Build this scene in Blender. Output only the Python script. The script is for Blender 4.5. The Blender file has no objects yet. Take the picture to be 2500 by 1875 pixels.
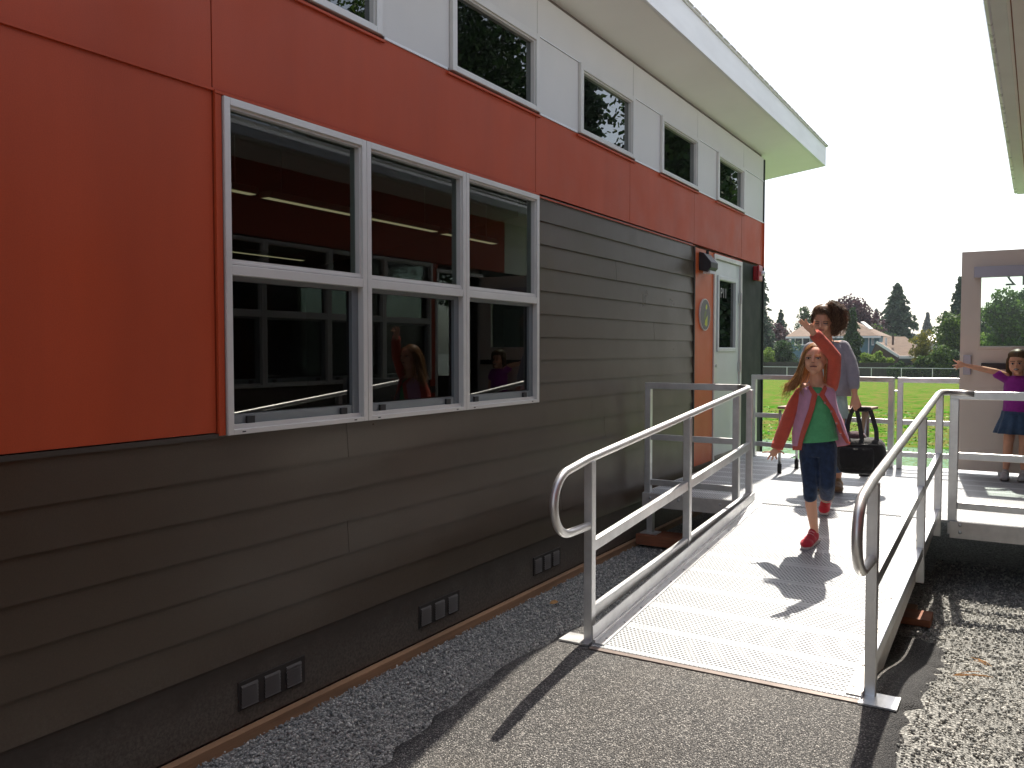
import bpy, math, random
import numpy as np
from mathutils import Vector, Matrix
SC = bpy.context.scene
COL = SC.collection
V = Vector
# ------------------------------------------------------------------ helpers
WL = {}
def wl(o): return WL.get(o.name, V((0, 0, 0)))
def tag(o, label=None, cat=None, group=None, kind=None):
    if label: o['label'] = label
    if cat: o['category'] = cat
    if group: o['group'] = group
    if kind: o['kind'] = kind
    return o
def thing(name, loc, label, cat, group=None):
    o = bpy.data.objects.new(name, None); COL.objects.link(o)
    o.empty_display_size = .1
    o.location = loc; WL[o.name] = V(loc)
    return tag(o, label, cat, group)
def link(name, me, mat, parent=None, smooth=False, loc=None):
    o = bpy.data.objects.new(name, me); COL.objects.link(o)
    if mat is not None:
        me.materials.clear()
        for m in (mat if isinstance(mat, (list, tuple)) else [mat]): me.materials.append(m)
    if parent is not None:
        off = wl(parent)
        me.transform(Matrix.Translation(-off))
        o.parent = parent; WL[o.name] = off
    elif loc is not None:
        me.transform(Matrix.Translation(-V(loc))); o.location = loc; WL[o.name] = V(loc)
    if smooth: me.polygons.foreach_set('use_smooth', [True] * len(me.polygons))
    me.update()
    return o
def frame_of(d):
    d = V(d).normalized()
    up = V((0, 0, 1)) if abs(d.z) < .95 else V((0, 1, 0))
    a = d.cross(up).normalized(); b = a.cross(d).normalized()
    return a, b, d
class MB:
    def __init__(s): s.v = []; s.f = []; s.mi = []; s.cur = 0
    def add(s, vs, fs):
        n = len(s.v); s.v += [tuple(p) for p in vs]
        for f in fs: s.f.append(tuple(i + n for i in f)); s.mi.append(s.cur)
        return s
    def box(s, x0, x1, y0, y1, z0, z1):
        return s.add([(x, y, z) for z in (z0, z1) for y in (y0, y1) for x in (x0, x1)],
                     [(0, 2, 3, 1), (4, 5, 7, 6), (0, 1, 5, 4), (2, 6, 7, 3), (0, 4, 6, 2), (1, 3, 7, 5)])
    def beam(s, p, q, w, h, up=None):
        p = V(p); q = V(q); a, b, d = frame_of(q - p)
        if up is not None:
            a = d.cross(V(up)).normalized(); b = a.cross(d)
        vs = [c + a * i * w / 2 + b * j * h / 2 for c in (p, q) for i, j in ((-1, -1), (1, -1), (1, 1), (-1, 1))]
        return s.add(vs, [(0, 1, 2, 3)[::-1], (4, 5, 6, 7), (0, 1, 5, 4), (1, 2, 6, 5), (2, 3, 7, 6), (3, 0, 4, 7)])
    def tube(s, pts, r, n=12, caps=True):
        pts = [V(p) for p in pts]; rs = r if isinstance(r, (list, tuple)) else [r] * len(pts)
        vs = []; a = None
        for i, p in enumerate(pts):
            d = (pts[min(i + 1, len(pts) - 1)] - pts[max(i - 1, 0)]).normalized()
            if a is None: a = frame_of(d)[0]
            a = (a - d * a.dot(d)).normalized(); b = d.cross(a)
            for k in range(n):
                t = 2 * math.pi * k / n
                vs.append(p + (a * math.cos(t) + b * math.sin(t)) * rs[i])
        fs = []
        for i in range(len(pts) - 1):
            for k in range(n):
                fs.append((i * n + k, i * n + (k + 1) % n, (i + 1) * n + (k + 1) % n, (i + 1) * n + k))
        if caps:
            fs.append(tuple(range(n))[::-1]); fs.append(tuple((len(pts) - 1) * n + k for k in range(n)))
        return s.add(vs, fs)
    def quad(s, *p): return s.add(p, [tuple(range(len(p)))])
    def prism(s, poly, vec):
        n = len(poly); vec = V(vec); vs = [V(p) for p in poly] + [V(p) + vec for p in poly]
        return s.add(vs, [tuple(range(n))[::-1], tuple(range(n, 2 * n))] + [(i, (i + 1) % n, n + (i + 1) % n, n + i) for i in range(n)])
    def ball(s, c, r, seg=12, rings=8, rot=None):
        c = V(c); r = V(r) if hasattr(r, '__len__') else V((r, r, r)); vs = [V((0, 0, r.z))]
        for i in range(1, rings):
            th = math.pi * i / rings
            for k in range(seg):
                ph = 2 * math.pi * k / seg
                vs.append(V((r.x * math.sin(th) * math.cos(ph), r.y * math.sin(th) * math.sin(ph), r.z * math.cos(th))))
        vs.append(V((0, 0, -r.z)))
        if rot is not None: vs = [rot @ v for v in vs]
        vs = [v + c for v in vs]; L = len(vs) - 1
        fs = [(0, 1 + k, 1 + (k + 1) % seg) for k in range(seg)]
        for i in range(rings - 2):
            for k in range(seg):
                a = 1 + i * seg + k; b = 1 + i * seg + (k + 1) % seg
                fs.append((a, a + seg, b + seg, b))
        o = 1 + (rings - 2) * seg
        fs += [(L, o + (k + 1) % seg, o + k) for k in range(seg)]
        return s.add(vs, fs)
    def mesh(s, name):
        me = bpy.data.meshes.new(name); me.from_pydata(s.v, [], s.f)
        if s.cur or any(s.mi): me.polygons.foreach_set('material_index', s.mi)
        me.update(); return me
    def build(s, name, mat, parent=None, smooth=False, loc=None, bevel=0):
        o = link(name, s.mesh(name), mat, parent, smooth, loc)
        if bevel:
            m = o.modifiers.new('bevel', 'BEVEL'); m.width = bevel; m.segments = 2; m.limit_method = 'ANGLE'
        return o
def box(name, mat, parent, *d, bevel=0, loc=None): return MB().box(*d).build(name, mat, parent, bevel=bevel, loc=loc)
def np_mesh(name, verts, faces, k):
    me = bpy.data.meshes.new(name)
    verts = np.asarray(verts, dtype=np.float32).reshape(-1, 3); faces = np.asarray(faces, dtype=np.int32).reshape(-1, k)
    me.vertices.add(len(verts)); me.vertices.foreach_set('co', verts.ravel())
    me.loops.add(faces.size); me.loops.foreach_set('vertex_index', faces.ravel())
    me.polygons.add(len(faces)); me.polygons.foreach_set('loop_start', np.arange(len(faces), dtype=np.int32) * k)
    me.polygons.foreach_set('loop_total', np.full(len(faces), k, dtype=np.int32))
    me.update(calc_edges=True); return me
# ------------------------------------------------------------------ materials
def mat(name, col, rough=.6, metal=0, spec=.5, **kw):
    m = bpy.data.materials.new(name); m.use_nodes = True
    N = m.node_tree.nodes; b = N['Principled BSDF']
    b.inputs['Base Color'].default_value = (*col, 1); b.inputs['Roughness'].default_value = rough
    b.inputs['Metallic'].default_value = metal; b.inputs['Specular IOR Level'].default_value = spec
    for k, v in kw.items(): b.inputs[k].default_value = v
    return m
class NT:
    def __init__(s, m): s.m = m; s.t = m.node_tree; s.b = s.t.nodes['Principled BSDF']; s.out = s.t.nodes['Material Output']; s._o = None
    def n(s, typ, **kw):
        x = s.t.nodes.new(typ)
        for k, v in kw.items():
            if hasattr(x, k): setattr(x, k, v)
        return x
    def l(s, a, b): s.t.links.new(a, b)
    def obj(s):
        if s._o is None: s._o = s.n('ShaderNodeNewGeometry').outputs['Position']
        return s._o
    def scaled(s, sc):
        x = s.n('ShaderNodeVectorMath', operation='MULTIPLY'); s.l(s.obj(), x.inputs[0]); x.inputs[1].default_value = sc; return x.outputs[0]
    def noise(s, scale, detail=3, rough=.55, stretch=None, dist=0):
        x = s.n('ShaderNodeTexNoise'); x.inputs['Scale'].default_value = scale; x.inputs['Detail'].default_value = detail
        x.inputs['Roughness'].default_value = rough; x.inputs['Distortion'].default_value = dist
        s.l(s.scaled(stretch) if stretch else s.obj(), x.inputs['Vector']); return x.outputs['Fac']
    def voro(s, scale, out='Distance', feature='F1', rnd=1):
        x = s.n('ShaderNodeTexVoronoi'); x.feature = feature; x.inputs['Scale'].default_value = scale; x.inputs['Randomness'].default_value = rnd
        s.l(s.obj(), x.inputs['Vector']); return x.outputs[out]
    def ramp(s, fac, stops, interp='LINEAR'):
        x = s.n('ShaderNodeValToRGB'); r = x.color_ramp; r.interpolation = interp
        while len(r.elements) < len(stops): r.elements.new(.5)
        for e, (p, c) in zip(r.elements, stops):
            e.position = p; e.color = (*c, 1) if hasattr(c, '__len__') else (c, c, c, 1)
        s.l(fac, x.inputs[0]); return x.outputs[0]
    def mix(s, fac, a, b, mode='MIX'):
        x = s.n('ShaderNodeMix'); x.data_type = 'RGBA'; x.blend_type = mode
        for val, sock in ((fac, x.inputs[0]), (a, x.inputs[6]), (b, x.inputs[7])):
            if hasattr(val, 'is_linked'): s.l(val, sock)
            elif hasattr(val, '__len__'): sock.default_value = (*val, 1)
            elif sock == x.inputs[0]: sock.default_value = val
            else: sock.default_value = (val, val, val, 1)
        return x.outputs[2]
    def math(s, op, a, b=None, clamp=False):
        x = s.n('ShaderNodeMath'); x.operation = op; x.use_clamp = clamp
        for i, v in enumerate((a, b)):
            if v is None: continue
            if hasattr(v, 'is_linked'): s.l(v, x.inputs[i])
            else: x.inputs[i].default_value = v
        return x.outputs[0]
    def xyz(s):
        x = s.n('ShaderNodeSeparateXYZ'); s.l(s.obj(), x.inputs[0]); return x.outputs
    def bump(s, h, dist=.01, strength=1, normal=None):
        x = s.n('ShaderNodeBump'); x.inputs['Strength'].default_value = strength; x.inputs['Distance'].default_value = dist
        s.l(h, x.inputs['Height'])
        if normal is not None: s.l(normal, x.inputs['Normal'])
        s.l(x.outputs[0], s.b.inputs['Normal']); return x.outputs[0]
    def col(s, c): s.l(c, s.b.inputs['Base Color'])
    def rough(s, c): s.l(c, s.b.inputs['Roughness'])
def varied(name, col, rough=.6, amt=.12, scale=3, metal=0, spec=.5, bump=0, bscale=60, stretch=None, fine=0):
    m = mat(name, col, rough, metal, spec); t = NT(m)
    f = t.noise(scale, 4, .6, stretch)
    lo = [c * (1 - amt) for c in col]; hi = [min(1, c * (1 + amt)) for c in col]
    c = t.ramp(f, [(.3, lo), (.7, hi)])
    if fine:
        f2 = t.noise(220, 2, .6); c = t.mix(1, c, t.ramp(f2, [(.3, 1 - fine), (.7, 1.0)]), 'MULTIPLY')
    t.col(c)
    t.rough(t.ramp(t.noise(scale * 2.3, 3), [(.3, max(0, rough - .07)), (.7, min(1, rough + .07))]))
    if bump: t.bump(t.noise(bscale, 4, .6, stretch), bump)
    return m
M = {}
M['red'] = varied('red_panel_paint', (.475, .069, .022), .5, .10, 1.3, spec=.28, bump=.0006, bscale=140, fine=.12, stretch=(1, 2.2, .35))
M['orange'] = varied('orange_panel_paint', (.54, .105, .028), .42, .07, 1.5, spec=.35, bump=.0005, bscale=140)
M['white'] = varied('white_panel_paint', (.66, .64, .60), .55, .03, 2, bump=.0004, bscale=120)
M['soffit'] = varied('soffit_paint', (.82, .80, .75), .6, .03, 1.5)
M['fascia'] = varied('fascia_paint', (.82, .83, .82), .45, .05, 2.5, stretch=(1, .6, 3))
M['siding'] = varied('taupe_siding_paint', (.074, .051, .033), .34, .08, 1.2, spec=.6, stretch=(1, 1.5, .5), fine=.22)
M['skirt'] = varied('dark_skirting_paint', (.050, .038, .029), .5, .14, 2, bump=.001, bscale=30, stretch=(1, .3, 2))
M['charcoal'] = varied('charcoal_panel_paint', (.024, .030, .026), .65, .08, 2, spec=.25)
M['frame'] = varied('aluminium_frame', (.66, .64, .60), .42, .04, 5, metal=.2)
M['frame_dark'] = mat('screen_frame', (.20, .22, .23), .4, .4)
M['gasket'] = mat('black_gasket', (.015, .015, .015), .6)
M['door_white'] = varied('pale_grey_door_paint', (.60, .64, .62), .35, .03, 2)
M['door_beige'] = varied('beige_door_paint', (.72, .62, .52), .42, .04, 2)
M['closer'] = mat('closer_grey', (.42, .40, .45), .4, .3)
M['steel'] = mat('brushed_steel', (.62, .62, .62), .3, 1)
M['black'] = mat('black_plastic', (.012, .012, .013), .45)
M['lampblack'] = mat('black_powder_coat', (.016, .017, .02), .5)
M['redplastic'] = mat('red_plastic', (.32, .012, .015), .35)
M['clear'] = mat('clear_lens', (.85, .88, .9), .1, 0, .6)
M['wood'] = varied('treated_wood', (.30, .165, .085), .75, .25, 6, stretch=(1, .25, 4), bump=.002, bscale=30)
M['redwood'] = varied('redwood_block', (.28, .095, .042), .7, .25, 7, stretch=(1, 1, 5), bump=.0015, bscale=40)
M['wall_in'] = mat('room_lining', (.16, .13, .11), .9)
M['ceil_in'] = mat('room_ceiling', (.22, .2, .18), .9)
M['floor_in'] = mat('room_floor', (.07, .07, .07), .8)
M['paper'] = mat('paper', (.75, .75, .72), .8)
m = mat('strip_light', (.9, .8, .6), .5); m.node_tree.nodes['Principled BSDF'].inputs['Emission Color'].default_value = (1, .82, .5, 1)
m.node_tree.nodes['Principled BSDF'].inputs['Emission Strength'].default_value = .26; M['strip'] = m
# aluminium
def dusty(m, z0, z1, amt, c=(.20, .175, .14)):
    # dried mud splash near the ground: a speckled deposit with its own ragged outline
    t = NT(m); b = t.b; src = b.inputs['Base Color'].links[0].from_socket; z = t.xyz()[2]
    h = t.math('ADD', z, t.math('MULTIPLY', t.noise(5, 5, .7), -.28)); k = t.ramp(h, [(z0, amt), (z1, 0)])
    t.col(t.mix(t.math('MULTIPLY', k, t.ramp(t.noise(70, 4, .8), [(.38, .15), (.62, 1)])), src, c))
dusty(M['skirt'], .0, .16, .55); dusty(M['siding'], .0, .34, .30)
def alu(name, col, rough, amt, metal=.85):
    m = mat(name, col, rough, metal); t = NT(m)
    f = t.noise(14, 5, .65); f2 = t.noise(3, 3)
    c = t.mix(t.ramp(f, [(.35, 0), (.75, 1)]), [x * (1 - amt) for x in col], [min(1, x * 1.05) for x in col])
    t.col(c); t.rough(t.ramp(f2, [(.3, rough - .08), (.7, rough + .1)])); t.bump(t.noise(160, 3), .0004); return m
M['alu'] = alu('mill_aluminium', (.78, .785, .785), .36, .12)
M['pipe'] = alu('aluminium_pipe', (.82, .81, .79), .36, .08, .85)
M['beamalu'] = alu('aluminium_beam', (.74, .71, .67), .45, .14, .7)
def deck(name, pitch, seam_axis='Y', plank=.30, rise=0.0, hr=.27, lo=.40, hi=.50):
    m = mat(name, (.80, .80, .80), .5, .35); t = NT(m); x, y, z = t.xyz()[0:3]
    a, b = x, t.math('MULTIPLY', y, 1.0 + rise)
    px, py = pitch, pitch * .866 * 2
    def dots(ox, oy):
        u = t.math('SUBTRACT', t.math('FRACT', t.math('ADD', t.math('DIVIDE', a, px), ox)), .5)
        v = t.math('SUBTRACT', t.math('FRACT', t.math('ADD', t.math('DIVIDE', b, py), oy)), .5)
        u = t.math('MULTIPLY', u, px); v = t.math('MULTIPLY', v, py)
        return t.math('SQRT', t.math('ADD', t.math('MULTIPLY', u, u), t.math('MULTIPLY', v, v)))
    d = t.math('MINIMUM', dots(0, 0), dots(.5, .5))
    hole = t.math('LESS_THAN', d, pitch * hr)
    fr = t.math('FRACT', t.math('DIVIDE', b, plank))
    solid = t.math('ADD', t.math('LESS_THAN', fr, .10), t.math('GREATER_THAN', fr, .90), clamp=True)
    hole = t.math('MULTIPLY', hole, t.math('SUBTRACT', 1.0, solid))
    groove = t.math('LESS_THAN', t.math('ABSOLUTE', t.math('SUBTRACT', fr, .02)), .008)
    dirt = t.ramp(t.noise(5, 4), [(.3, (lo, lo * 1.04, lo * 1.08)), (.7, (hi, hi * 1.03, hi * 1.06))])
    c = t.mix(t.math('ADD', hole, t.math('MULTIPLY', groove, .5), clamp=True), dirt, (.035, .037, .04)); t.col(c)
    t.l(t.math('MULTIPLY', t.math('SUBTRACT', 1.0, hole), .35), t.b.inputs['Metallic'])
    ring = t.ramp(t.math('DIVIDE', d, pitch), [(.22, 0), (.27, 1), (.42, 0)])
    t.bump(ring, .0025, .8)
    return m
M['deck_ramp'] = deck('perforated_ramp_deck', .0215, plank=.305, rise=0)
M['deck_land'] = deck('perforated_landing_deck', .0215, plank=.305, hr=.33, lo=.43, hi=.52)
def glass(name, tint, ior=1.75, rough=0, alpha=.75):
    m = bpy.data.materials.new(name); m.use_nodes = True; t = m.node_tree; t.nodes.clear()
    o = t.nodes.new('ShaderNodeOutputMaterial'); g = t.nodes.new('ShaderNodeBsdfGlossy'); g.inputs['Roughness'].default_value = rough
    g.inputs['Color'].default_value = (.92, .95, .93, 1)
    tr = t.nodes.new('ShaderNodeBsdfTransparent'); tr.inputs[0].default_value = (*tint, 1)
    ge = t.nodes.new('ShaderNodeNewGeometry')
    def mm(op, a, b=None):
        x = t.nodes.new('ShaderNodeMath'); x.operation = op
        for i, v in enumerate((a, b)):
            if v is None: continue
            if hasattr(v, 'is_linked'): t.links.new(v, x.inputs[i])
            else: x.inputs[i].default_value = v
        return x.outputs[0]
    dt = t.nodes.new('ShaderNodeVectorMath'); dt.operation = 'DOT_PRODUCT'; t.links.new(ge.outputs['Normal'], dt.inputs[0]); t.links.new(ge.outputs['Incoming'], dt.inputs[1])
    F0 = ((ior - 1) / (ior + 1)) ** 2; c5 = mm('POWER', mm('SUBTRACT', 1.0, mm('ABSOLUTE', dt.outputs['Value'])), 5.0)
    fr_ = mm('MULTIPLY', mm('ADD', mm('MULTIPLY', c5, 1 - F0), F0), mm('SUBTRACT', 1.0, ge.outputs['Backfacing']))
    mx = t.nodes.new('ShaderNodeMixShader'); t.links.new(fr_, mx.inputs[0]); t.links.new(tr.outputs[0], mx.inputs[1]); t.links.new(g.outputs[0], mx.inputs[2])
    t.links.new(mx.outputs[0], o.inputs[0]); return m
M['glass'] = glass('window_glass', (.60, .66, .63), 1.62)
M['glass_top'] = glass('clerestory_glass', (.25, .28, .25), 2.3)
M['glass_screen'] = glass('screened_glass', (.20, .22, .21), 1.6)
M['glass_clear'] = glass('door_glass', (.86, .92, .89), 1.45)
# ------------------------------------------------------------------ camera, light, world
CAM = V((2.743, 0, 1.603)); yaw = math.radians(31.2); pit = math.radians(2.3)
cd = bpy.data.cameras.new('camera'); cam = bpy.data.objects.new('camera', cd); COL.objects.link(cam); SC.camera = cam
cam.location = CAM; cam.rotation_euler = (math.pi / 2 - pit, 0, yaw)
cd.sensor_fit = 'HORIZONTAL'; cd.sensor_width = 36; cd.lens = 36 * 1827 / 2212; cd.clip_start = .05; cd.clip_end = 3000
SUN = V((-.073, .69, 1)).normalized()
elev = math.asin(SUN.z); azi = math.atan2(SUN.x, SUN.y)
sd = bpy.data.lights.new('sun', 'SUN'); sun = bpy.data.objects.new('sun', sd); COL.objects.link(sun)
sd.energy = 4.4; sd.angle = math.radians(.55); sd.color = (1, .925, .81)
sun.rotation_euler = (-SUN).to_track_quat('-Z', 'Y').to_euler()
W = bpy.data.worlds.new('World'); SC.world = W; W.use_nodes = True
wt = W.node_tree; sky = wt.nodes.new('ShaderNodeTexSky'); sky.sky_type = 'NISHITA'; sky.sun_disc = False
sky.sun_elevation = elev; sky.sun_rotation = azi; sky.air_density = 1.0; sky.dust_density = 2.4; sky.ozone_density = 1.0; sky.altitude = 50
hs = wt.nodes.new('ShaderNodeHueSaturation'); hs.inputs['Saturation'].default_value = .62; wt.links.new(sky.outputs[0], hs.inputs['Color']); wt.links.new(hs.outputs[0], wt.nodes['Background'].inputs[0]); wt.nodes['Background'].inputs[1].default_value = .15
vs = SC.view_settings; vs.view_transform = 'Standard'; vs.look = 'None'; vs.exposure = .8; vs.gamma = 1
SC.cycles.max_bounces = 8; SC.cycles.transparent_max_bounces = 16; SC.cycles.caustics_reflective = True
SC.cycles.use_denoising = True
# ------------------------------------------------------------------ terrain
def sst(a, b, x):
    t = np.clip((x - a) / (b - a), 0, 1); return t * t * (3 - 2 * t)
def gz(x, y):
    x = np.asarray(x, float); y = np.asarray(y, float)
    mound = .155 * sst(.30, .85, x) * (1 - sst(2.40, 2.95, x)) * sst(2.2, 3.55, y) * (1 - sst(3.85, 4.9, y))
    far = -1.5 * sst(18, 100, y)
    return .0 + mound + far
def sheet(name, m, xs, ys, dz=0, parent=None):
    X, Y = np.meshgrid(xs, ys); Z = gz(X, Y) + dz
    v = np.stack([X, Y, Z], -1).reshape(-1, 3); nx = len(xs); ny = len(ys)
    i, j = np.meshgrid(np.arange(nx - 1), np.arange(ny - 1)); a = (j * nx + i).ravel()
    f = np.stack([a, a + 1, a + nx + 1, a + nx], -1)
    return link(name, np_mesh(name, v, f, 4), m, None, True)
def gravel_mat(name, base, dark, scale=75, bump=.012):
    m = mat(name, base, .9); t = NT(m)
    cell = t.voro(scale, 'Color'); d = t.voro(scale, 'Distance'); sep = t.n('ShaderNodeSeparateColor'); t.l(cell, sep.inputs[0])
    c = t.ramp(sep.outputs[0], [(0, [k * .55 for k in base]), (.5, base), (1, [min(1, k * 1.5) for k in base])])
    c = t.mix(1, c, t.ramp(t.noise(1.6, 4), [(.3, .75), (.7, 1.0)]), 'MULTIPLY')
    t.col(t.mix(t.ramp(d, [(.35, 0), (.75, 1)]), c, dark))
    h = t.math('ADD', t.math('MULTIPLY', d, -1.0), t.math('MULTIPLY', sep.outputs[1], .5)); t.bump(h, bump)
    return m
M['gravel'] = gravel_mat('gravel_ground', (.42, .415, .39), (.12, .12, .115), 95, .007)
xs = np.unique(np.concatenate([np.linspace(-400, -12, 18), np.linspace(-12, -1, 12), np.linspace(-1, 5, 121), np.linspace(5, 60, 30), np.linspace(60, 400, 14)]))
ys = np.unique(np.concatenate([np.linspace(-40, 0, 14), np.linspace(0, 7, 141), np.linspace(7, 20, 20), np.linspace(20, 130, 56), np.linspace(130, 1500, 20)]))
tag(sheet('ground', M['gravel'], xs, ys, -.012), kind='structure')
# asphalt patch at the foot of the ramp: ragged outline
M['asphalt'] = None
m = mat('fresh_asphalt', (.06, .06, .06), .75); t = NT(m)
cell = t.voro(165, 'Color'); d = t.voro(165, 'Distance'); sep = t.n('ShaderNodeSeparateColor'); t.l(cell, sep.inputs[0])
c = t.ramp(sep.outputs[0], [(0, (.075, .074, .073)), (.5, (.19, .182, .172)), (.8, (.34, .325, .305)), (1, (.64, .61, .57))])
c = t.mix(t.ramp(t.noise(2.1, 4), [(.5, 0), (.8, .25)]), c, (.30, .25, .19))
c = t.mix(t.ramp(d, [(.3, 0), (.7, .85)]), c, (.018, .018, .02))
c = t.mix(1, c, t.ramp(t.noise(.9, 3), [(.3, .72), (.7, 1.0)]), 'MULTIPLY')
# binder-rich darker rim at both edges
X = t.xyz()[0]
wob = t.math('MULTIPLY', t.noise(4, 4), .22)
eL = t.math('ADD', X, wob); rimL = t.ramp(eL, [(.71, 1), (.83, 0)])
rimR = t.ramp(t.math('SUBTRACT', X, 2.0), [(.22, 0), (.34, 1)])
t.col(t.mix(t.math('MULTIPLY', t.math('MAXIMUM', rimL, rimR), .85), c, (.016, .016, .019)))
t.bump(t.math('ADD', t.math('MULTIPLY', d, -1.0), t.math('MULTIPLY', sep.outputs[1], .9)), .006); M['asphalt'] = m
rng = np.random.default_rng(4)
def asphalt():
    ysa = np.arange(.2, 5.15, .03); L = []; R = []
    nl = np.interp(ysa, np.arange(0, 6, .09), rng.normal(0, .022, 67)); nr = np.interp(ysa, np.arange(0, 6, .09), rng.normal(0, .026, 67))
    xl = np.interp(ysa, [0, 2.3, 3.1, 4.0, 4.3, 5.2], [.72, .66, .62, .74, .9, 1.0]) + nl
    xr = np.interp(ysa, [0, 3.3, 4.0, 4.6, 5.0, 5.2], [2.42, 2.37, 2.41, 2.44, 2.40, 2.2]) + nr
    K = 70; tt = np.linspace(0, 1, K)
    X = xl[:, None] * (1 - tt) + xr[:, None] * tt; Y = np.repeat(ysa[:, None], K, 1)
    e = np.minimum(np.minimum(X - xl[:, None], xr[:, None] - X) / .06, 1)
    Z = gz(X, Y) - .016 + .022 * np.sqrt(np.clip(e, 0, 1)) + rng.normal(0, .0008, X.shape)
    v = np.stack([X, Y, Z], -1).reshape(-1, 3); ny, nx = X.shape
    i, j = np.meshgrid(np.arange(nx - 1), np.arange(ny - 1)); a = (j * nx + i).ravel()
    return link('asphalt_path', np_mesh('asphalt', v, np.stack([a, a + 1, a + nx + 1, a + nx], -1), 4), M['asphalt'], None, True)
tag(asphalt(), kind='structure')
# loose stones
def stones(name, m, n, sampler, s0, s1, seed):
    r = np.random.default_rng(seed)
    g = (1 + 5 ** .5) / 2
    ico = np.array([(-1, g, 0), (1, g, 0), (-1, -g, 0), (1, -g, 0), (0, -1, g), (0, 1, g), (0, -1, -g), (0, 1, -g), (g, 0, -1), (g, 0, 1), (-g, 0, -1), (-g, 0, 1)]) / 1.9
    F = np.array([(0, 11, 5), (0, 5, 1), (0, 1, 7), (0, 7, 10), (0, 10, 11), (1, 5, 9), (5, 11, 4), (11, 10, 2), (10, 7, 6), (7, 1, 8), (3, 9, 4), (3, 4, 2), (3, 2, 6), (3, 6, 8), (3, 8, 9), (4, 9, 5), (2, 4, 11), (6, 2, 10), (8, 6, 7), (9, 8, 1)])
    x, y = sampler(r, n); n = len(x)
    s = s0 + (s1 - s0) * r.random(n) ** 2.2
    P = ico[None] * (1 + r.normal(0, .16, (n, 12, 1))) * (s[:, None, None] * r.uniform(.55, 1.15, (n, 1, 3)))
    a = r.random(n) * 6.28; ca, sa = np.cos(a)[:, None], np.sin(a)[:, None]
    P = np.stack([P[..., 0] * ca - P[..., 1] * sa, P[..., 0] * sa + P[..., 1] * ca, P[..., 2]], -1)
    P += np.stack([x, y, gz(x, y) - .006 + s * .25], -1)[:, None]
    fa = (F[None] + np.arange(n)[:, None, None] * 12).reshape(-1, 3)
    return link(name, np_mesh(name, P.reshape(-1, 3), fa, 3), m)
m = mat('crushed_stone', (.3, .3, .29), .85); t = NT(m)
ri = t.n('ShaderNodeNewGeometry').outputs['Random Per Island']
t.col(t.ramp(ri, [(0, (.18, .185, .18)), (.35, (.32, .32, .30)), (.7, (.45, .44, .41)), (1, (.68, .66, .60))])); t.bump(t.noise(300, 2), .001)
M['stone'] = m
def sampL(r, n):
    x = r.uniform(.02, 1.0, n); y = r.uniform(.9, 6.4, n)
    edge = np.interp(y, [0, 2.3, 3.1, 4.0, 4.4, 6.4], [.72, .66, .62, .74, 1.0, 1.0]); k = x < edge + r.normal(0, .02, n); return x[k], y[k]
def sampR(r, n):
    x = r.uniform(2.2, 3.5, n); y = r.uniform(1.5, 7.2, n)
    edge = np.interp(y, [0, 3.3, 4.0, 4.6, 5.0, 5.3], [2.44, 2.40, 2.43, 2.46, 2.42, 2.1]); k = x > edge - np.abs(r.normal(0, .02, n)); return x[k], y[k]
def sampU(r, n): return r.uniform(.9, 2.4, n), r.uniform(4.9, 8.0, n)
tag(stones('gravel', M['stone'], 24000, sampL, .003, .009, 1), 'loose grey crushed gravel along the foot of the wall', 'gravel', kind='stuff')
tag(stones('gravel_bed', M['stone'], 27000, sampR, .003, .0105, 2), 'sunlit crushed gravel to the right of the ramp', 'gravel', kind='stuff')
# lawn
m = mat('lawn', (.08, .2, .02), .95, 0, 0); t = NT(m)
c = t.ramp(t.noise(.55, 5, .65), [(.3, (.036, .135, .010)), (.7, (.068, .215, .018))])
c2 = t.ramp(t.noise(9, 4, .7, (1, .35, 1)), [(.3, .82), (.7, 1.1)]); c = t.mix(1, c, c2, 'MULTIPLY')
Y = t.xyz()[1]
brown = t.math('MULTIPLY', t.ramp(t.math('ADD', t.math('MULTIPLY', Y, .05), t.math('MULTIPLY', t.noise(.8, 4), .45)), [(1.02, 1), (1.30, 0)]), t.ramp(t.noise(2.2, 5, .7), [(.42, 0), (.58, 1)]))
c = t.mix(brown, c, (.17, .155, .05))
spk = t.math('MULTIPLY', t.math('LESS_THAN', t.voro(3.4, 'Distance'), .09), t.math('GREATER_THAN', t.noise(.35, 3), .56)); c = t.mix(spk, c, (.6, .55, .03)); t.col(c)
t.bump(t.noise(40, 3), .03); M['lawn'] = m
tag(sheet('lawn', m, np.linspace(-60, 40, 30), np.concatenate([np.linspace(12.2, 30, 20), np.linspace(34, 99, 30)]), .0), kind='structure')
m = mat('hydroseed', (.08, .42, .24), .95, 0, 0); t = NT(m)
c = t.ramp(t.noise(6, 5, .7), [(.35, (.12, .24, .155)), (.65, (.24, .37, .27))])
t.col(t.mix(t.ramp(t.noise(16, 5, .8), [(.48, 0), (.58, 1)]), c, (.15, .17, .06))); t.bump(t.noise(50, 4), .02)
ysh = np.linspace(9.6, 15.2, 30); 
tag(sheet('sprayed_seed_ground', m, np.linspace(-12, 8, 30), ysh, .006), kind='structure')
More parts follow.
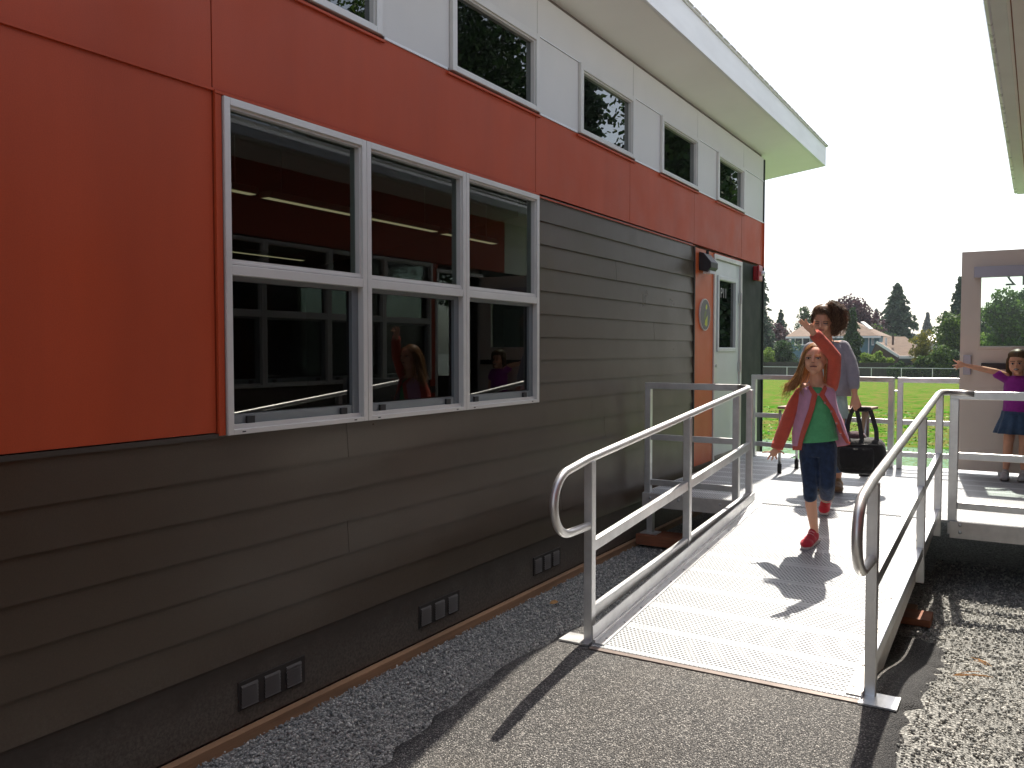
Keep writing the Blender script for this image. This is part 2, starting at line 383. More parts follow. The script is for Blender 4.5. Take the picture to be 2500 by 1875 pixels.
# grass tufts near the building
def grass():
    r = np.random.default_rng(7); n = 5000
    y = 11.5 + 13 * r.random(n) ** 1.3; x = r.uniform(-3.4, 3.2, n) * (y / 22 + .35) + .1
    keep = (y > 14.6) | (r.random(n) < .12); x, y = x[keep], y[keep]; n = len(x)
    h = r.uniform(.012, .03, n); a = r.random(n) * 6.28; w = .012 + y * .0006; lx, ly = r.normal(0, .03, n), r.normal(0, .03, n)
    z = gz(x, y); p = np.stack([np.stack([x - w * np.cos(a), y - w * np.sin(a), z], -1), np.stack([x + w * np.cos(a), y + w * np.sin(a), z], -1), np.stack([x + lx, y + ly, z + h], -1)], 1)
    return link('grass', np_mesh('grass', p.reshape(-1, 3), np.arange(n * 3).reshape(-1, 3), 3), M['blade'])
m = mat('grass_blade', (.1, .26, .02), .7); t = NT(m)
t.col(t.ramp(t.n('ShaderNodeNewGeometry').outputs['Random Per Island'], [(0, (.042, .14, .012)), (.6, (.075, .21, .02)), (.93, (.18, .30, .04)), (1, (.4, .40, .05))])); M['blade'] = m
tag(grass(), 'sunlit green grass of the school field beyond the railing', 'grass', kind='stuff')

# thin summer haze over the field
hz_m = bpy.data.materials.new('haze_air'); hz_m.use_nodes = True; ht = hz_m.node_tree; ht.nodes.clear()
ho = ht.nodes.new('ShaderNodeOutputMaterial'); hv = ht.nodes.new('ShaderNodeVolumePrincipled'); ht.links.new(hv.outputs[0], ho.inputs['Volume'])
hv.inputs['Color'].default_value = (.86, .92, 1, 1); hv.inputs['Density'].default_value = .0002; hv.inputs['Anisotropy'].default_value = .3
tag(box('haze', hz_m, None, -450, 450, -60, 1550, -2.8, 30, loc=(0, 700, 0)), 'thin pale haze over the far trees', 'haze', kind='stuff')
SC.cycles.volume_bounces = 0
# ------------------------------------------------------------------ left building
def rects(y0, y1, z0, z1, holes):
    holes = [h for h in holes if h[2] < z1 and h[3] > z0 and h[0] < y1 and h[1] > y0]
    ys = sorted({y0, y1} | {h for a in holes for h in a[:2] if y0 < h < y1})
    out = []
    for a, b in zip(ys[:-1], ys[1:]):
        mid = (a + b) / 2; segs = [(z0, z1)]
        for h in holes:
            if h[0] < mid < h[1]:
                n = []
                for s, e in segs:
                    if h[2] > s: n.append((s, min(e, h[2])))
                    if h[3] < e: n.append((max(s, h[3]), e))
                segs = [q for q in n if q[1] - q[0] > 1e-4]
        out += [(a, b, s, e) for s, e in segs]
    return out
school = thing('school_building', (0, 4, 0), 'long portable classroom with red panels over dark lap siding and a white overhanging roof', 'building')
WIN = (2.30, 4.842, 1.26, 2.607); DOOR = (8.545, 9.49, .44, 2.57)
CL = [(2.296 + 1.572 * i, 3.274 + 1.572 * i, 3.145, 3.636) for i in range(-2, 5)]
holes = [WIN, DOOR] + CL
b = MB()
for r in rects(-4, 10.42, .02, 3.96, holes): b.box(-.14, -.034, *r)
b.prism([(-.14, 10.30, .02), (-.14, 10.30, 3.93), (-7.5, 10.30, 2.97), (-7.5, 10.30, .02)], (0, .12, 0)).prism([(-.14, -4, .02), (-.14, -4, 3.93), (-7.5, -4, 2.97), (-7.5, -4, .02)], (0, .1, 0)).box(-7.6, -7.5, -4, 10.42, .02, 2.96)
b.build('wall', M['wall_in'], school)
b = MB(); b.box(-7.5, -.14, -3.9, 10.3, .40, .46); b.build('floor', M['floor_in'], school)
for (y0, y1, z0, z1) in ((2.60, 2.64, 0, 0),): pass
G = .003
def panels(name, m, ys, z0, z1, x0=-.03, x1=0, hs=holes):
    for a, c in zip(ys[:-1], ys[1:]):
        mb = MB()
        for r in rects(a + G, c - G, z0 + G, z1 - G, hs): mb.box(x0, x1, *r)
        if mb.v: mb.build(name, m, school)
panels('red_panel', M['red'], [-4, 2.262], 1.272, 2.624)
panels('red_panel', M['red'], [-4, 2.262, 4.825, 6.36, 7.91, 9.5, 10.40], 2.626, 3.140)
panels('white_panel', M['white'], [-4, -.846, .13, .726, 1.702, 2.296, 3.274, 3.868, 4.846, 5.44, 6.418, 7.012, 7.99, 8.584, 9.562, 10.40], 3.152, 3.64, -.03, -.002)
panels('upper_white_panel', M['white'], [-4, -.8, 1.70, 3.274, 4.846, 6.418, 7.99, 9.562, 10.40], 3.643, 3.915, -.03, -.001, [])
panels('orange_panel', M['orange'], [7.925, 8.515], .46, 2.60)
panels('charcoal_panel', M['charcoal'], [9.525, 10.40], .46, 2.60)
# red z-flashings
b = MB(); b.box(0, .010, -4, 2.262, 2.617, 2.628).box(0, .016, 2.262, 4.85, 2.610, 2.622).box(-.02, .012, 2.266, 2.296, 1.262, 2.610)
b.box(0, .006, 4.85, 7.92, 2.602, 2.610).box(0.0, .010, 8.515, 9.5, 2.585, 2.60)
for c in CL: b.box(0.0, .014, c[0] - .03, c[1] + .03, 3.118, 3.130)
b.build('red_flashing', M['red'], school)
b = MB()
for a, c in zip([-4] + [c[1] + .03 for c in CL], [c[0] - .03 for c in CL] + [10.40]): b.box(0, .008, a, c, 3.138, 3.150)
b.box(0.001, .006, -4, 10.40, 3.638, 3.6445)
b.build('white_flashing', M['fascia'], school)
# lap siding (wedge section), three fields
def laps(y0, y1, ztop, zbot, joints=()):
    mb = MB(); z = ztop
    zs = []
    while z > zbot + .03:
        zs.append((max(z - .1527, zbot), z)); z -= .1527
    for i, (lo, hi) in enumerate(zs):
        cuts = [y0] + [j for k, j in joints if k == i] + [y1]
        for a, c in zip(cuts[:-1], cuts[1:]):
            a += .0015; c -= .0015
            mb.add([(-.03, a, hi + .012), (-.006, a, hi + .012), (.006, a, lo), (-.03, a, lo), (-.03, c, hi + .012), (-.006, c, hi + .012), (.006, c, lo), (-.03, c, lo)],
                   [(0, 1, 2, 3), (7, 6, 5, 4), (0, 4, 5, 1), (1, 5, 6, 2), (2, 6, 7, 3), (3, 7, 4, 0)])
    return mb
laps(-4, 7.92, 1.249, .333, [(0, 3.02), (3, 3.02), (1, 5.9), (2, .4), (4, 5.2)]).build('siding', M['siding'], school)
laps(4.865, 7.90, 2.607, 1.262, [(2, 6.1), (5, 6.9)]).build('siding', M['siding'], school)
laps(7.92, 10.40, .486, .333).build('siding', M['siding'], school)
box('siding_trim', M['skirt'], school, -.03, .006, -4, 2.266, 1.252, 1.270); box('siding_trim', M['skirt'], school, -.02, .014, 7.902, 7.922, .46, 2.60)
b = MB(); b.box(-.03, -.002, -4, 10.40, .045, .332); b.build('skirting', M['skirt'], school)
b = MB(); b.box(-.03, .016, 10.402, 10.43, .05, 2.60).box(-.03, .012, 10.402, 10.43, 3.14, 3.9); b.build('corner_trim', M['charcoal'], school)
b = MB(); b.box(-.03, .014, 10.402, 10.43, 2.602, 3.138); b.build('red_corner_trim', M['red'], school)
M['ventdark'] = mat('vent_backing', (.03, .024, .02), .7); M['louvre'] = mat('vent_louvre', (.055, .045, .038), .6)
for y in (2.35, 3.567, 4.80):
    b = MB(); b.box(-.002, .004, y, y + .375, .112, .232); fr = b.build('vent', M['ventdark'], school)
    for k in range(3):
        g = MB(); a = y + .012 + k * .125
        for q in range(7): g.prism([(.0042, a, .1265 + q * .0137), (.012, a, .1225 + q * .0137), (.0042, a, .133 + q * .0137)], (0, .088, 0))
        g.build('vent_grille', M['louvre'], fr)
tag(box('timber_board', M['wood'], None, .0, .040, -4, 10.3, -.03, .038, bevel=.003, loc=(0, 3, 0)), 'brown treated timber board lying along the foot of the dark siding', 'timber board')
# windows
def unit(parent, y0, y1, z0, z1, zt=None, x=0.0, sgn=1, w=.030, screen=False, gl='glass', glow='glass_screen', name='window'):
    X = lambda a, c: (min(x + sgn * a, x + sgn * c), max(x + sgn * a, x + sgn * c))
    mb = MB(); e = .0015; y0 += e; y1 -= e
    d0 = X(-.06, .022)
    mb.box(*d0, y0, y0 + w, z0, z1).box(*d0, y1 - w, y1, z0, z1).box(*d0, y0 + w, y1 - w, z1 - w, z1).box(*d0, y0 + w, y1 - w, z0, z0 + w * .72)
    if zt: mb.box(*X(-.055, .020), y0 + w, y1 - w, zt - .020, zt + .020); mb.box(*X(-.045, .012), y0 + w, y1 - w, zt + .022, zt + .034)
    fr = mb.build(name, M['frame'], parent, bevel=.002)
    top0 = (zt + .034) if zt else z0 + w * .72
    s = .010
    g = MB()
    for q in ((y0 + w, y0 + w + s, top0, z1 - w), (y1 - w - s, y1 - w, top0, z1 - w), (y0 + w + s, y1 - w - s, z1 - w - s, z1 - w), (y0 + w + s, y1 - w - s, top0, top0 + s)): g.box(*X(-.035, .008), *q)
    g.build('glazing_bead', M['frame'], fr)
    box('pane', M[gl], fr, *X(-.022, -.018), y0 + w + .002, y1 - w - .002, top0 + .002, z1 - w - .002)
    if zt:
        lo, hi = z0 + w * .72, zt - .020
        g = MB()
        g.box(*X(-.05, -.012), y0 + w, y0 + w + .02, lo, hi).box(*X(-.05, -.012), y1 - w - .045, y1 - w, lo, hi).box(*X(-.05, -.012), y0 + w + .02, y1 - w - .045, hi - .02, hi)
        g.build('screen_frame', M['frame_dark'], fr)
        g = MB(); g.box(*X(-.035, .002), y0 + w + .0005, y1 - w - .0005, lo, lo + .018); g.build('lower_rail', M['frame'], fr); box('sash_rail', M['frame_dark'], fr, *X(-.05, -.016), y0 + w + .0205, y1 - w - .0455, lo + .0185, lo + .058)
        for yy in (y0 + w + .09, y1 - w - .13): box('latch', M['gasket'], fr, *X(-.0155, -.004), yy, yy + .04, lo + .0185, lo + .048)
        for yy in (y0 + .07, y1 - .10): box('weep_hole', M['gasket'], fr, *X(.0222, .0228), yy, yy + .018, z0 + .008, z0 + .013)
        box('pane', M[glow], fr, *X(-.034, -.030), y0 + w + .021, y1 - w - .046, lo + .063, hi - .021)
    return fr
for k in range(3):
    a = 2.30 + .8475 * k
    unit(school, a, a + .8475, 1.26, 2.607, 1.925)
for i, c in enumerate(CL): unit(school, *c, w=.042, gl='glass_top', name='clerestory_window')
# room contents seen through the panes
for i, (x, y0, y1) in enumerate(((-3.23, 4.2, 5.36), (-3.25, 5.52, 8.14), (-3.27, 8.34, 9.48), (-6.6, 7.4, 9.33))):
    b = MB(); zq = 3.0 if i < 3 else 2.95; b.box(x - .04, x + .04, y0, y1, zq - .002, zq); r = V((x, (y0 + y1) / 2, 3.03))
    t = thing('ceiling_light', r, ['short strip light hanging in the classroom, furthest left in the large window', 'longest strip light hanging in the classroom behind the large window', 'strip light hanging in the classroom, right end of the front row in the large window', 'lower strip light deep in the classroom behind the left window pane'][i], 'light', 'strip lights hanging in the classroom')
    b.build('diffuser', M['strip'], t); box('light_housing', M['white'], t, x - .07, x + .07, y0, y1, zq + .001, zq + .06)
    for yy in (y0 + .2, y1 - .2): MB().tube([(x, yy, zq + .06), (x, yy, 3.91 + .13 * x)], .003, 5).build('hanger', M['steel'], t)
tag(box('paper_notice', M['paper'], None, -.046, -.045, 4.50, 4.70, 1.50, 1.86, loc=(-.045, 4.6, 1.5)), 'faint sheet of paper stuck inside the lower right window pane', 'notice')
# door
fr = MB()
fr.box(-.10, .012, 8.52, 8.565, .44, 2.59).box(-.10, .012, 9.47, 9.515, .44, 2.59).box(-.10, .012, 8.565, 9.47, 2.545, 2.59)
fo = fr.build('door_frame', M['frame'], school, bevel=.003)
d = MB(); DY0, DY1, DZ0, DZ1 = 8.57, 9.465, .455, 2.54; P = (8.715, 9.30, 1.63, 2.34)
for r in rects(DY0, DY1, DZ0, DZ1, [P]): d.box(-.055, -.010, *r)
do = d.build('door', M['door_white'], school)
g = MB(); q = P; w = .045
g.box(-.010, .004, q[0] - w, q[0], q[2] - w, q[3] + w).box(-.010, .004, q[1], q[1] + w, q[2] - w, q[3] + w).box(-.010, .004, q[0], q[1], q[3], q[3] + w).box(-.010, .004, q[0], q[1], q[2] - w, q[2])
g.build('pane_frame', M['door_white'], do, bevel=.006)
box('door_pane', M['glass_top'], do, -.030, -.026, q[0] - .001, q[1] + .001, q[2] - .001, q[3] + .001)
g = MB(); g.box(-.010, -.002, 8.59, 8.65, 1.22, 1.52); g.beam((.03, 8.62, 1.24), (.055, 8.74, 1.235), .018, .022); g.beam((-.004, 8.62, 1.25), (.035, 8.62, 1.24), .02, .02); g.tube([(-.004, 8.62, 1.44), (.012, 8.62, 1.44)], .018, 10)
g.build('handle', M['steel'], do)
for z in (2.18, 1.42, .78):
    g = MB(); g.box(-.006, .012, 9.435, 9.50, z - .055, z + .055); g.tube([(.014, 9.467, z - .06), (.014, 9.467, z + .06)], .009, 8); g.build('hinge', M['steel'], do)
def text(name, s, m, parent, size, origin, xdir, ydir, loc=None, ex=.0008, align='LEFT'):
    cu = bpy.data.curves.new(name, 'FONT'); cu.body = s; cu.size = size; cu.extrude = ex; cu.align_x = align
    tmp = bpy.data.objects.new(name + '_t', cu); COL.objects.link(tmp)
    dg = bpy.context.evaluated_depsgraph_get(); dg.update(); me = bpy.data.meshes.new_from_object(tmp.evaluated_get(dg))
    bpy.data.objects.remove(tmp); bpy.data.curves.remove(cu)
    X = V(xdir); Y = V(ydir); Z = X.cross(Y); R = Matrix((X, Y, Z)).transposed().to_4x4(); R.translation = V(origin)
    me.transform(R); return link(name, me, m, parent, loc=loc)
M['etch'] = mat('etched_lettering', (.42, .42, .40), .6)
text('lettering', 'P11', M['etch'], do, .15, (-.0245, 8.83, 2.16), (0, 1, 0), (0, 0, 1))
# roof
r = MB(); ZT = 4.265
r.add([(.455, -4.6, 4.02), (.455, 11.75, 4.02), (.455, 11.75, ZT), (.455, -4.6, ZT), (.43, -4.6, 4.02), (.43, 11.75, 4.02), (.43, 11.75, ZT - .003), (.43, -4.6, ZT - .003)],
      [(0, 1, 2, 3), (7, 6, 5, 4), (3, 2, 6, 7), (4, 5, 1, 0), (1, 5, 6, 2), (0, 3, 7, 4)])
r.add([(.43, 11.725, 4.0165), (.43, 11.75, 4.0165), (.43, 11.75, 4.262), (.43, 11.725, 4.262), (-8, 11.725, 2.92), (-8, 11.75, 2.92), (-8, 11.75, 3.17), (-8, 11.725, 3.17)], [(0, 1, 2, 3), (7, 6, 5, 4), (0, 4, 5, 1), (1, 5, 6, 2), (2, 6, 7, 3), (3, 7, 4, 0)])
r.build('fascia', M['fascia'], school)
r = MB(); sl = .13
zs = lambda x: 4.018 - (.43 - x) * sl
r.add([(.43, -4.6, zs(.43)), (.43, 11.725, zs(.43)), (-8, 11.725, zs(-8)), (-8, -4.6, zs(-8)), (.43, -4.6, zs(.43) + .012), (.43, 11.725, zs(.43) + .012), (-8, 11.725, zs(-8) + .012), (-8, -4.6, zs(-8) + .012)],
      [(0, 1, 2, 3)[::-1], (4, 5, 6, 7)]); r.build('soffit', M['soffit'], school)
r = MB(); r.add([(.47, -4.6, 4.27), (.47, 11.77, 4.27), (-8, 11.77, 3.17), (-8, -4.6, 3.17), (.47, -4.6, 4.285), (.47, 11.77, 4.285), (-8, 11.77, 3.185), (-8, -4.6, 3.185)],
      [(0, 1, 2, 3)[::-1], (4, 5, 6, 7), (0, 1, 5, 4), (1, 2, 6, 5), (3, 0, 4, 7)])
y = -4.5
while y < 11.7: r.box(.40, .478, y, y + .16, 4.286, 4.296); y += .19
r.build('roof_metal', M['beamalu'], school)
b = MB(); b.add([(-.15, -3.9, 3.90), (-.15, 10.3, 3.90), (-7.5, 10.3, 2.945), (-7.5, -3.9, 2.945)], [(0, 1, 2, 3)]); b.build('ceiling', M['ceil_in'], school)
# things fixed to the wall
lamp = thing('wall_lamp', (0, 8.26, 2.40), 'black wedge shaped wall lamp above the round sign beside the pale door', 'lamp')
g = MB(); g.prism([(.001, 8.05, 2.565), (.05, 8.05, 2.55), (.125, 8.05, 2.46), (.125, 8.05, 2.405), (.08, 8.05, 2.365), (.001, 8.05, 2.385)], (0, .22, 0)); g.build('housing', M['lampblack'], lamp, bevel=.006)
box('lens', M['clear'], lamp, .035, .105, 8.09, 8.23, 2.352, 2.380); MB().tube([(.045, 8.18, 2.55), (.045, 8.18, 2.585)], .015, 10).build('photocell', M['black'], lamp)
sg = thing('round_sign', (0, 8.22, 1.95), 'round grey sign with a yellow and green emblem on the orange panel', 'sign')
n = 40; cy, cz, R = 8.22, 1.955, .158
MB().prism([(.002, cy + R * math.cos(a * 6.2832 / n), cz + R * math.sin(a * 6.2832 / n)) for a in range(n)], (.014, 0, 0)).build('sign_rim', M['frame'], sg)
M['signface'] = mat('sign_face', (.13, .125, .125), .5); M['lime'] = mat('lime_paint', (.55, .60, .06), .5); M['olive'] = mat('olive_paint', (.16, .20, .07), .5)
MB().prism([(.0162, cy + .150 * math.cos(a * 6.2832 / n), cz + .150 * math.sin(a * 6.2832 / n)) for a in range(n)], (.001, 0, 0)).build('sign_face', M['signface'], sg)
def blob(pts, m, nm): MB().prism([(.0174, cy + a, cz + c) for a, c in pts], (.0006, 0, 0)).build(nm, m, sg)
blob([(.012, .048), (.045, .060), (.052, .085), (.040, .103), (.018, .100), (.002, .075)], M['lime'], 'emblem')
blob([(-.04, -.05), (-.045, .0), (-.01, .035), (.025, .045), (.03, .015), (.0, -.02), (-.02, -.07)], M['olive'], 'emblem')
blob([(.062, -.005), (.030, -.03), (-.005, -.06), (-.025, -.10), (.0, -.105), (.02, -.122), (.045, -.105), (.055, -.11), (.06, -.05)], M['lime'], 'emblem')
blob([(.05, -.02), (.036, -.05), (.03, -.10), (.036, -.10), (.044, -.05)], M['olive'], 'emblem')
al = thing('fire_alarm', (0, 10.05, 2.5), 'red fire alarm with a clear strobe on the charcoal panel by the building corner', 'fire alarm')
g = MB(); g.box(.001, .05, 9.975, 10.12, 2.42, 2.585); g.build('back_box', M['redplastic'], al, bevel=.01); g = MB(); g.box(.051, .075, 9.965, 10.13, 2.41, 2.595); g.build('cover', M['redplastic'], al, bevel=.012)
MB().ball((.09, 10.09, 2.505), (.03, .035, .03), 12, 8).build('strobe', M['clear'], al, True)
# ------------------------------------------------------------------ right building
opp = thing('classroom_building', (3.15, 4, 0), 'facing portable classroom at the right edge with a gutter and an open beige door', 'building')
DO = (8.12, 9.03, .44, 2.52); OW = [(3.75 + .846 * k, 3.75 + .846 * (k + 1)) for k in range(5)]
b = MB(); oh = [DO, (3.75, 7.98, 1.26, 2.607)]
for r_ in rects(-4, 10.95, .02, 3.33, oh): b.box(3.18, 3.28, *r_)
b.box(10.4, 10.5, -4, 10.95, .02, 3.33).box(3.28, 10.4, -4, -3.9, .02, 3.33)
for (a, c, e, f) in rects(3.28, 10.4, .02, 3.33, [(4.6, 8.2, 1.2, 2.95)]): b.box(a, c, 10.85, 10.95, e, f)
b.build('wall', M['wall_in'], opp); box('floor', M['floor_in'], opp, 3.28, 10.4, -3.9, 10.85, .40, .46); box('ceiling', M['ceil_in'], opp, 3.28, 10.4, -3.9, 10.85, 3.26, 3.30)
box('end_pane', M['glass_clear'], opp, 4.6, 8.2, 10.89, 10.895, 1.2, 2.95)
for (a, c) in ((-4, .6), (.6, 2.3), (2.3, 5.0), (5.0, 8.13), (8.13, 9.6)): MB().box(3.15, 3.18, a + G, c - G, 2.626, 3.325).build('red_panel', M['red'], opp)
for (a, c) in ((-4, .6), (.6, 3.75)): MB().box(3.15, 3.18, a + G, c - G, 1.262, 2.62).build('red_panel', M['red'], opp)
MB().box(3.15, 3.18, 7.985, 8.115, .44, 2.62).build('red_panel', M['red'], opp)
M['beige'] = varied('beige_panel', (.80, .77, .70), .5, .04, 2); M['sage'] = varied('sage_fascia', (.74, .76, .70), .55, .05, 2)
MB().box(3.15, 3.18, 9.603, 10.95, 2.626, 3.325).build('beige_panel', M['beige'], opp)
MB().box(3.15, 3.18, 9.035, 10.95, .44, 2.62).build('charcoal_panel', M['charcoal'], opp)
mb = MB()
for i in range(6): z = 1.255 - .1527 * i; mb.add([(3.18, -4, z), (3.16, -4, z), (3.14, -4, z - .1527), (3.18, -4, z - .1527), (3.18, 8.1, z), (3.16, 8.1, z), (3.14, 8.1, z - .1527), (3.18, 8.1, z - .1527)], [(0, 1, 2, 3)[::-1], (4, 5, 6, 7), (0, 1, 5, 4), (1, 2, 6, 5), (2, 3, 7, 6)])
mb.build('siding', M['siding'], opp); box('skirting', M['skirt'], opp, 3.15, 3.18, -4, 10.95, .02, .33)
for a, c in OW: unit(opp, a, c, 1.26, 2.607, 1.925, x=3.15, sgn=-1)
def sk(x0, x1, y0, y1, z0, z1, nm, m, bev=0):
    k = .0125; s = lambda x, y: x + k * (y - 4.75)
    vs_ = [(s(x, y), y, z) for z in (z0, z1) for y in (y0, y1) for x in (x0, x1)]
    return MB().add(vs_, [(0, 2, 3, 1), (4, 5, 7, 6), (0, 1, 5, 4), (2, 6, 7, 3), (0, 4, 6, 2), (1, 3, 7, 5)]).build(nm, m, opp, bevel=bev)
g = MB(); k = .0125
prof = [(2.528, 3.40), (2.520, 3.37), (2.530, 3.33), (2.536, 3.302), (2.552, 3.296), (2.561, 3.30), (2.561, 3.40)]
g.add([(x + k * (y - 4.75), y, z) for y in (-4, 10.75) for x, z in prof], [tuple(range(7))[::-1], tuple(range(7, 14))] + [(i, (i + 1) % 7, 7 + (i + 1) % 7, 7 + i) for i in range(7)])
g.build('gutter', varied('sky_bright_gutter', (.78, .80, .83), .3, .04, 3), opp); sk(2.5625, 2.630, -4, 10.8, 3.296, 3.42, 'fascia', M['sage']); sk(2.6315, 2.646, -4, 11.1, 3.288, 3.42, 'soffit_trim', M['beige'])  # gutter white stands in for bright sky on its outer face
sk(2.647, 2.651, -4, 11.4, 3.287, 3.34, 'red_strip', M['redwood']); sk(2.652, 3.30, -4, 11.4, 3.29, 3.32, 'soffit', M['beige'])
r = MB(); r.add([(2.50, -4.3, 3.42), (2.60, 11.3, 3.42), (10.9, 11.3, 4.6), (10.9, -4.3, 4.6), (2.50, -4.3, 3.44), (2.60, 11.3, 3.44), (10.9, 11.3, 4.62), (10.9, -4.3, 4.62)], [(0, 1, 2, 3)[::-1], (4, 5, 6, 7), (0, 1, 5, 4), (1, 2, 6, 5), (2, 3, 7, 6), (3, 0, 4, 7)]).build('roof', M['beamalu'], opp)
# open door
dm = MB(); PX = (2.385, 2.965, 1.63, 2.34)
for (a, c, e, f) in rects(2.222, 3.13, .472, 2.52, [PX]): dm.box(a, c, 9.008, 9.052, e, f)
od = dm.build('door', M['door_beige'], opp)
g = MB(); w = .02
for (a, c, e, f) in ((PX[0] - w, PX[0], PX[2] - w, PX[3] + w), (PX[1], PX[1] + w, PX[2] - w, PX[3] + w), (PX[0], PX[1], PX[2] - w, PX[2]), (PX[0], PX[1], PX[3], PX[3] + w)): g.box(a, c, 9.002, 9.008, e, f)
g.build('pane_frame', M['door_beige'], od, bevel=.003)
box('pane_bead', M['frame'], od, PX[0] + .001, PX[1] - .001, 9.009, 9.02, PX[2] + .001, PX[2] + .010)
box('door_pane', M['glass_clear'], od, PX[0] - .001, PX[1] + .001, 9.026, 9.030, PX[2] - .001, PX[3] + .001)
box('door_closer', M['closer'], od, 2.327, 2.88, 8.945, 9.001, 2.272, 2.372, bevel=.004)
g = MB(); g.box(2.252, 2.318, 8.965, 9.007, 1.372, 1.556); g.build('latch_case', M['closer'], od, bevel=.006)
g = MB(); g.box(2.40, 3.09, 8.95, 9.007, 1.425, 1.482); g.build('push_bar', M['black'], od, bevel=.006)
g = MB()
for z in (2.3, 1.5, .7): g.tube([(3.135, 8.998, z - .06), (3.135, 8.998, z + .06)], .009, 8)
g.build('hinge', M['steel'], od)
text('lettering', 'P12', M['etch'], od, .20, (2.875, 9.0315, 2.195), (-1, 0, 0), (0, 0, 1))
fr = MB(); fr.box(3.14, 3.28, 8.075, 8.12, .44, 2.56).box(3.145, 3.28, 9.03, 9.07, .44, 2.56).box(3.14, 3.28, 8.12, 9.03, 2.52, 2.56).build('door_frame', M['frame'], opp)
# ------------------------------------------------------------------ ramp and landing
SL = (.435 - .172) / (6.45 - 3.66)
def rz(y): return .172 + SL * (y - 3.66)
def lx(y): return .975 + .010 * (y - 3.66)
def rx(y): return 2.195 + .010 * (y - 3.66)
ramp = thing('wheelchair_ramp', (1.6, 5, .2), 'perforated aluminium wheelchair ramp sloping down to the asphalt', 'ramp')
def slab(y0, y1, t0, t1, xa=lx, xb=rx, off0=0, off1=0):
    vs_ = []
    for dz in (t0, t1):
        for y in (y0, y1): vs_ += [(xa(y) + off0, y, rz(y) + dz), (xb(y) + off1, y, rz(y) + dz)]
    return vs_, [(0, 2, 3, 1), (4, 5, 7, 6), (0, 1, 5, 4), (2, 6, 7, 3), (0, 4, 6, 2), (1, 3, 7, 5)]
mb = MB(); mb.add(*slab(3.66, 6.45, -.012, 0)); mb.build('ramp_deck', M['deck_ramp'], ramp)
mb = MB(); mb.add(*slab(3.63, 3.658, -.016, -.002)); mb.build('front_lip', varied('shadow_toned_lip_metal', (.16, .125, .11), .5, .2, 9, metal=.3), ramp)  # dark brown paints in the shadow edge along the lip
for xa in (lx, rx):
    inner = xa is lx; s = 1 if inner else -1
    mb = MB()
    def ang(x0, x1, d0, d1):
        y0, y1 = 3.68, 6.45
        mb.add([(xa(y) + x, y, rz(y) + d) for d in (d0, d1) for y in (y0, y1) for x in sorted((x0 * s, x1 * s))], [(0, 2, 3, 1), (4, 5, 7, 6), (0, 1, 5, 4), (2, 6, 7, 3), (0, 4, 6, 2), (1, 3, 7, 5)])
    ang(-.006, 0, -.10, .085) if inner else ang(-.006, 0, -.115, .022)
    ang(.0005, .058, .001, .007)
    if inner: ang(.0005, .012, .0075, .020)
    ed = mb.build('edge_curb', M['beamalu'] if not inner else M['alu'], ramp)
    for i in range(13):
        y = 3.75 + i * .215; MB().ball((xa(y) + s * .04, y, rz(y) + .008), (.0075, .0075, .005), 8, 5).build('bolt', M['steel'], ed)
# landing
land = thing('landing_platform', (1.6, 7.8, .44), 'perforated aluminium landing platform between the two doors', 'platform')
box('platform_deck', M['deck_land'], land, .10, 3.12, 6.4525, 9.30, .426, .44)
box('platform_deck', M['deck_land'], land, .02, .60, 9.302, 9.72, .426, .44)
mb = MB(); mb.box(.09, .98, 6.436, 6.452, .325, .438); MB().box(2.33, 3.14, 6.436, 6.452, .325, .438).build('edge_beam', M['beamalu'], land, bevel=.002); mb.build('edge_beam', M['beamalu'], land, bevel=.002)
mb = MB(); mb.box(.085, .099, 6.47, 9.30, .325, .438).box(3.121, 3.135, 6.47, 9.30, .325, .438).box(.1, 3.12, 9.301, 9.315, .33, .425); mb.build('edge_beam', M['beamalu'], land)
for y in (7.1, 7.8, 8.5): box('cross_beam', M['beamalu'], land, .1, 3.12, y, y + .05, .34, .425)
for (x, y, zb) in ((.14, 6.50, .10), (1.6, 7.9, .02), (2.9, 7.2, .02), (.2, 9.2, .02), (3.0, 9.2, .02)):
    mb = MB(); mb.box(x - .025, x + .025, y - .025, y + .025, zb + .008, .424); mb.box(x - .07, x + .07, y - .06, y + .06, zb, zb + .008); mb.build('leg', M['alu'], land)
for x in (.16, .40, .74, 2.393, 3.0):
    for z in ((.418, .368) if x > 2 else (.40,)): MB().ball((x, 6.434, z), (.012, .008, .012), 10, 6).build('bolt', M['steel'], land)
tag(MB().add([(x, y, z) for z in (.015, .10) for y in (6.40, 6.62) for x in (.05, .42)], [(0, 2, 3, 1), (4, 5, 7, 6), (0, 1, 5, 4), (2, 6, 7, 3), (0, 4, 6, 2), (1, 3, 7, 5)]).build('wood_block', M['redwood'], None, bevel=.004, loc=(.23, 6.5, .0)), 'dark redwood block under the platform leg beside the wall', 'wood block')
tag(MB().box(2.06, 2.31, 5.36, 5.56, .003, .045).build('wood_block', M['redwood'], None, bevel=.003, loc=(2.2, 5.45, 0)), 'flat sunlit redwood block on the gravel beside the right side of the ramp', 'wood block')
tag(MB().box(2.13, 2.21, 5.60, 5.72, .004, .03).build('wood_scrap', M['wood'], None, loc=(2.17, 5.6, 0)), 'small wood offcut behind the flat redwood block', 'wood scrap')
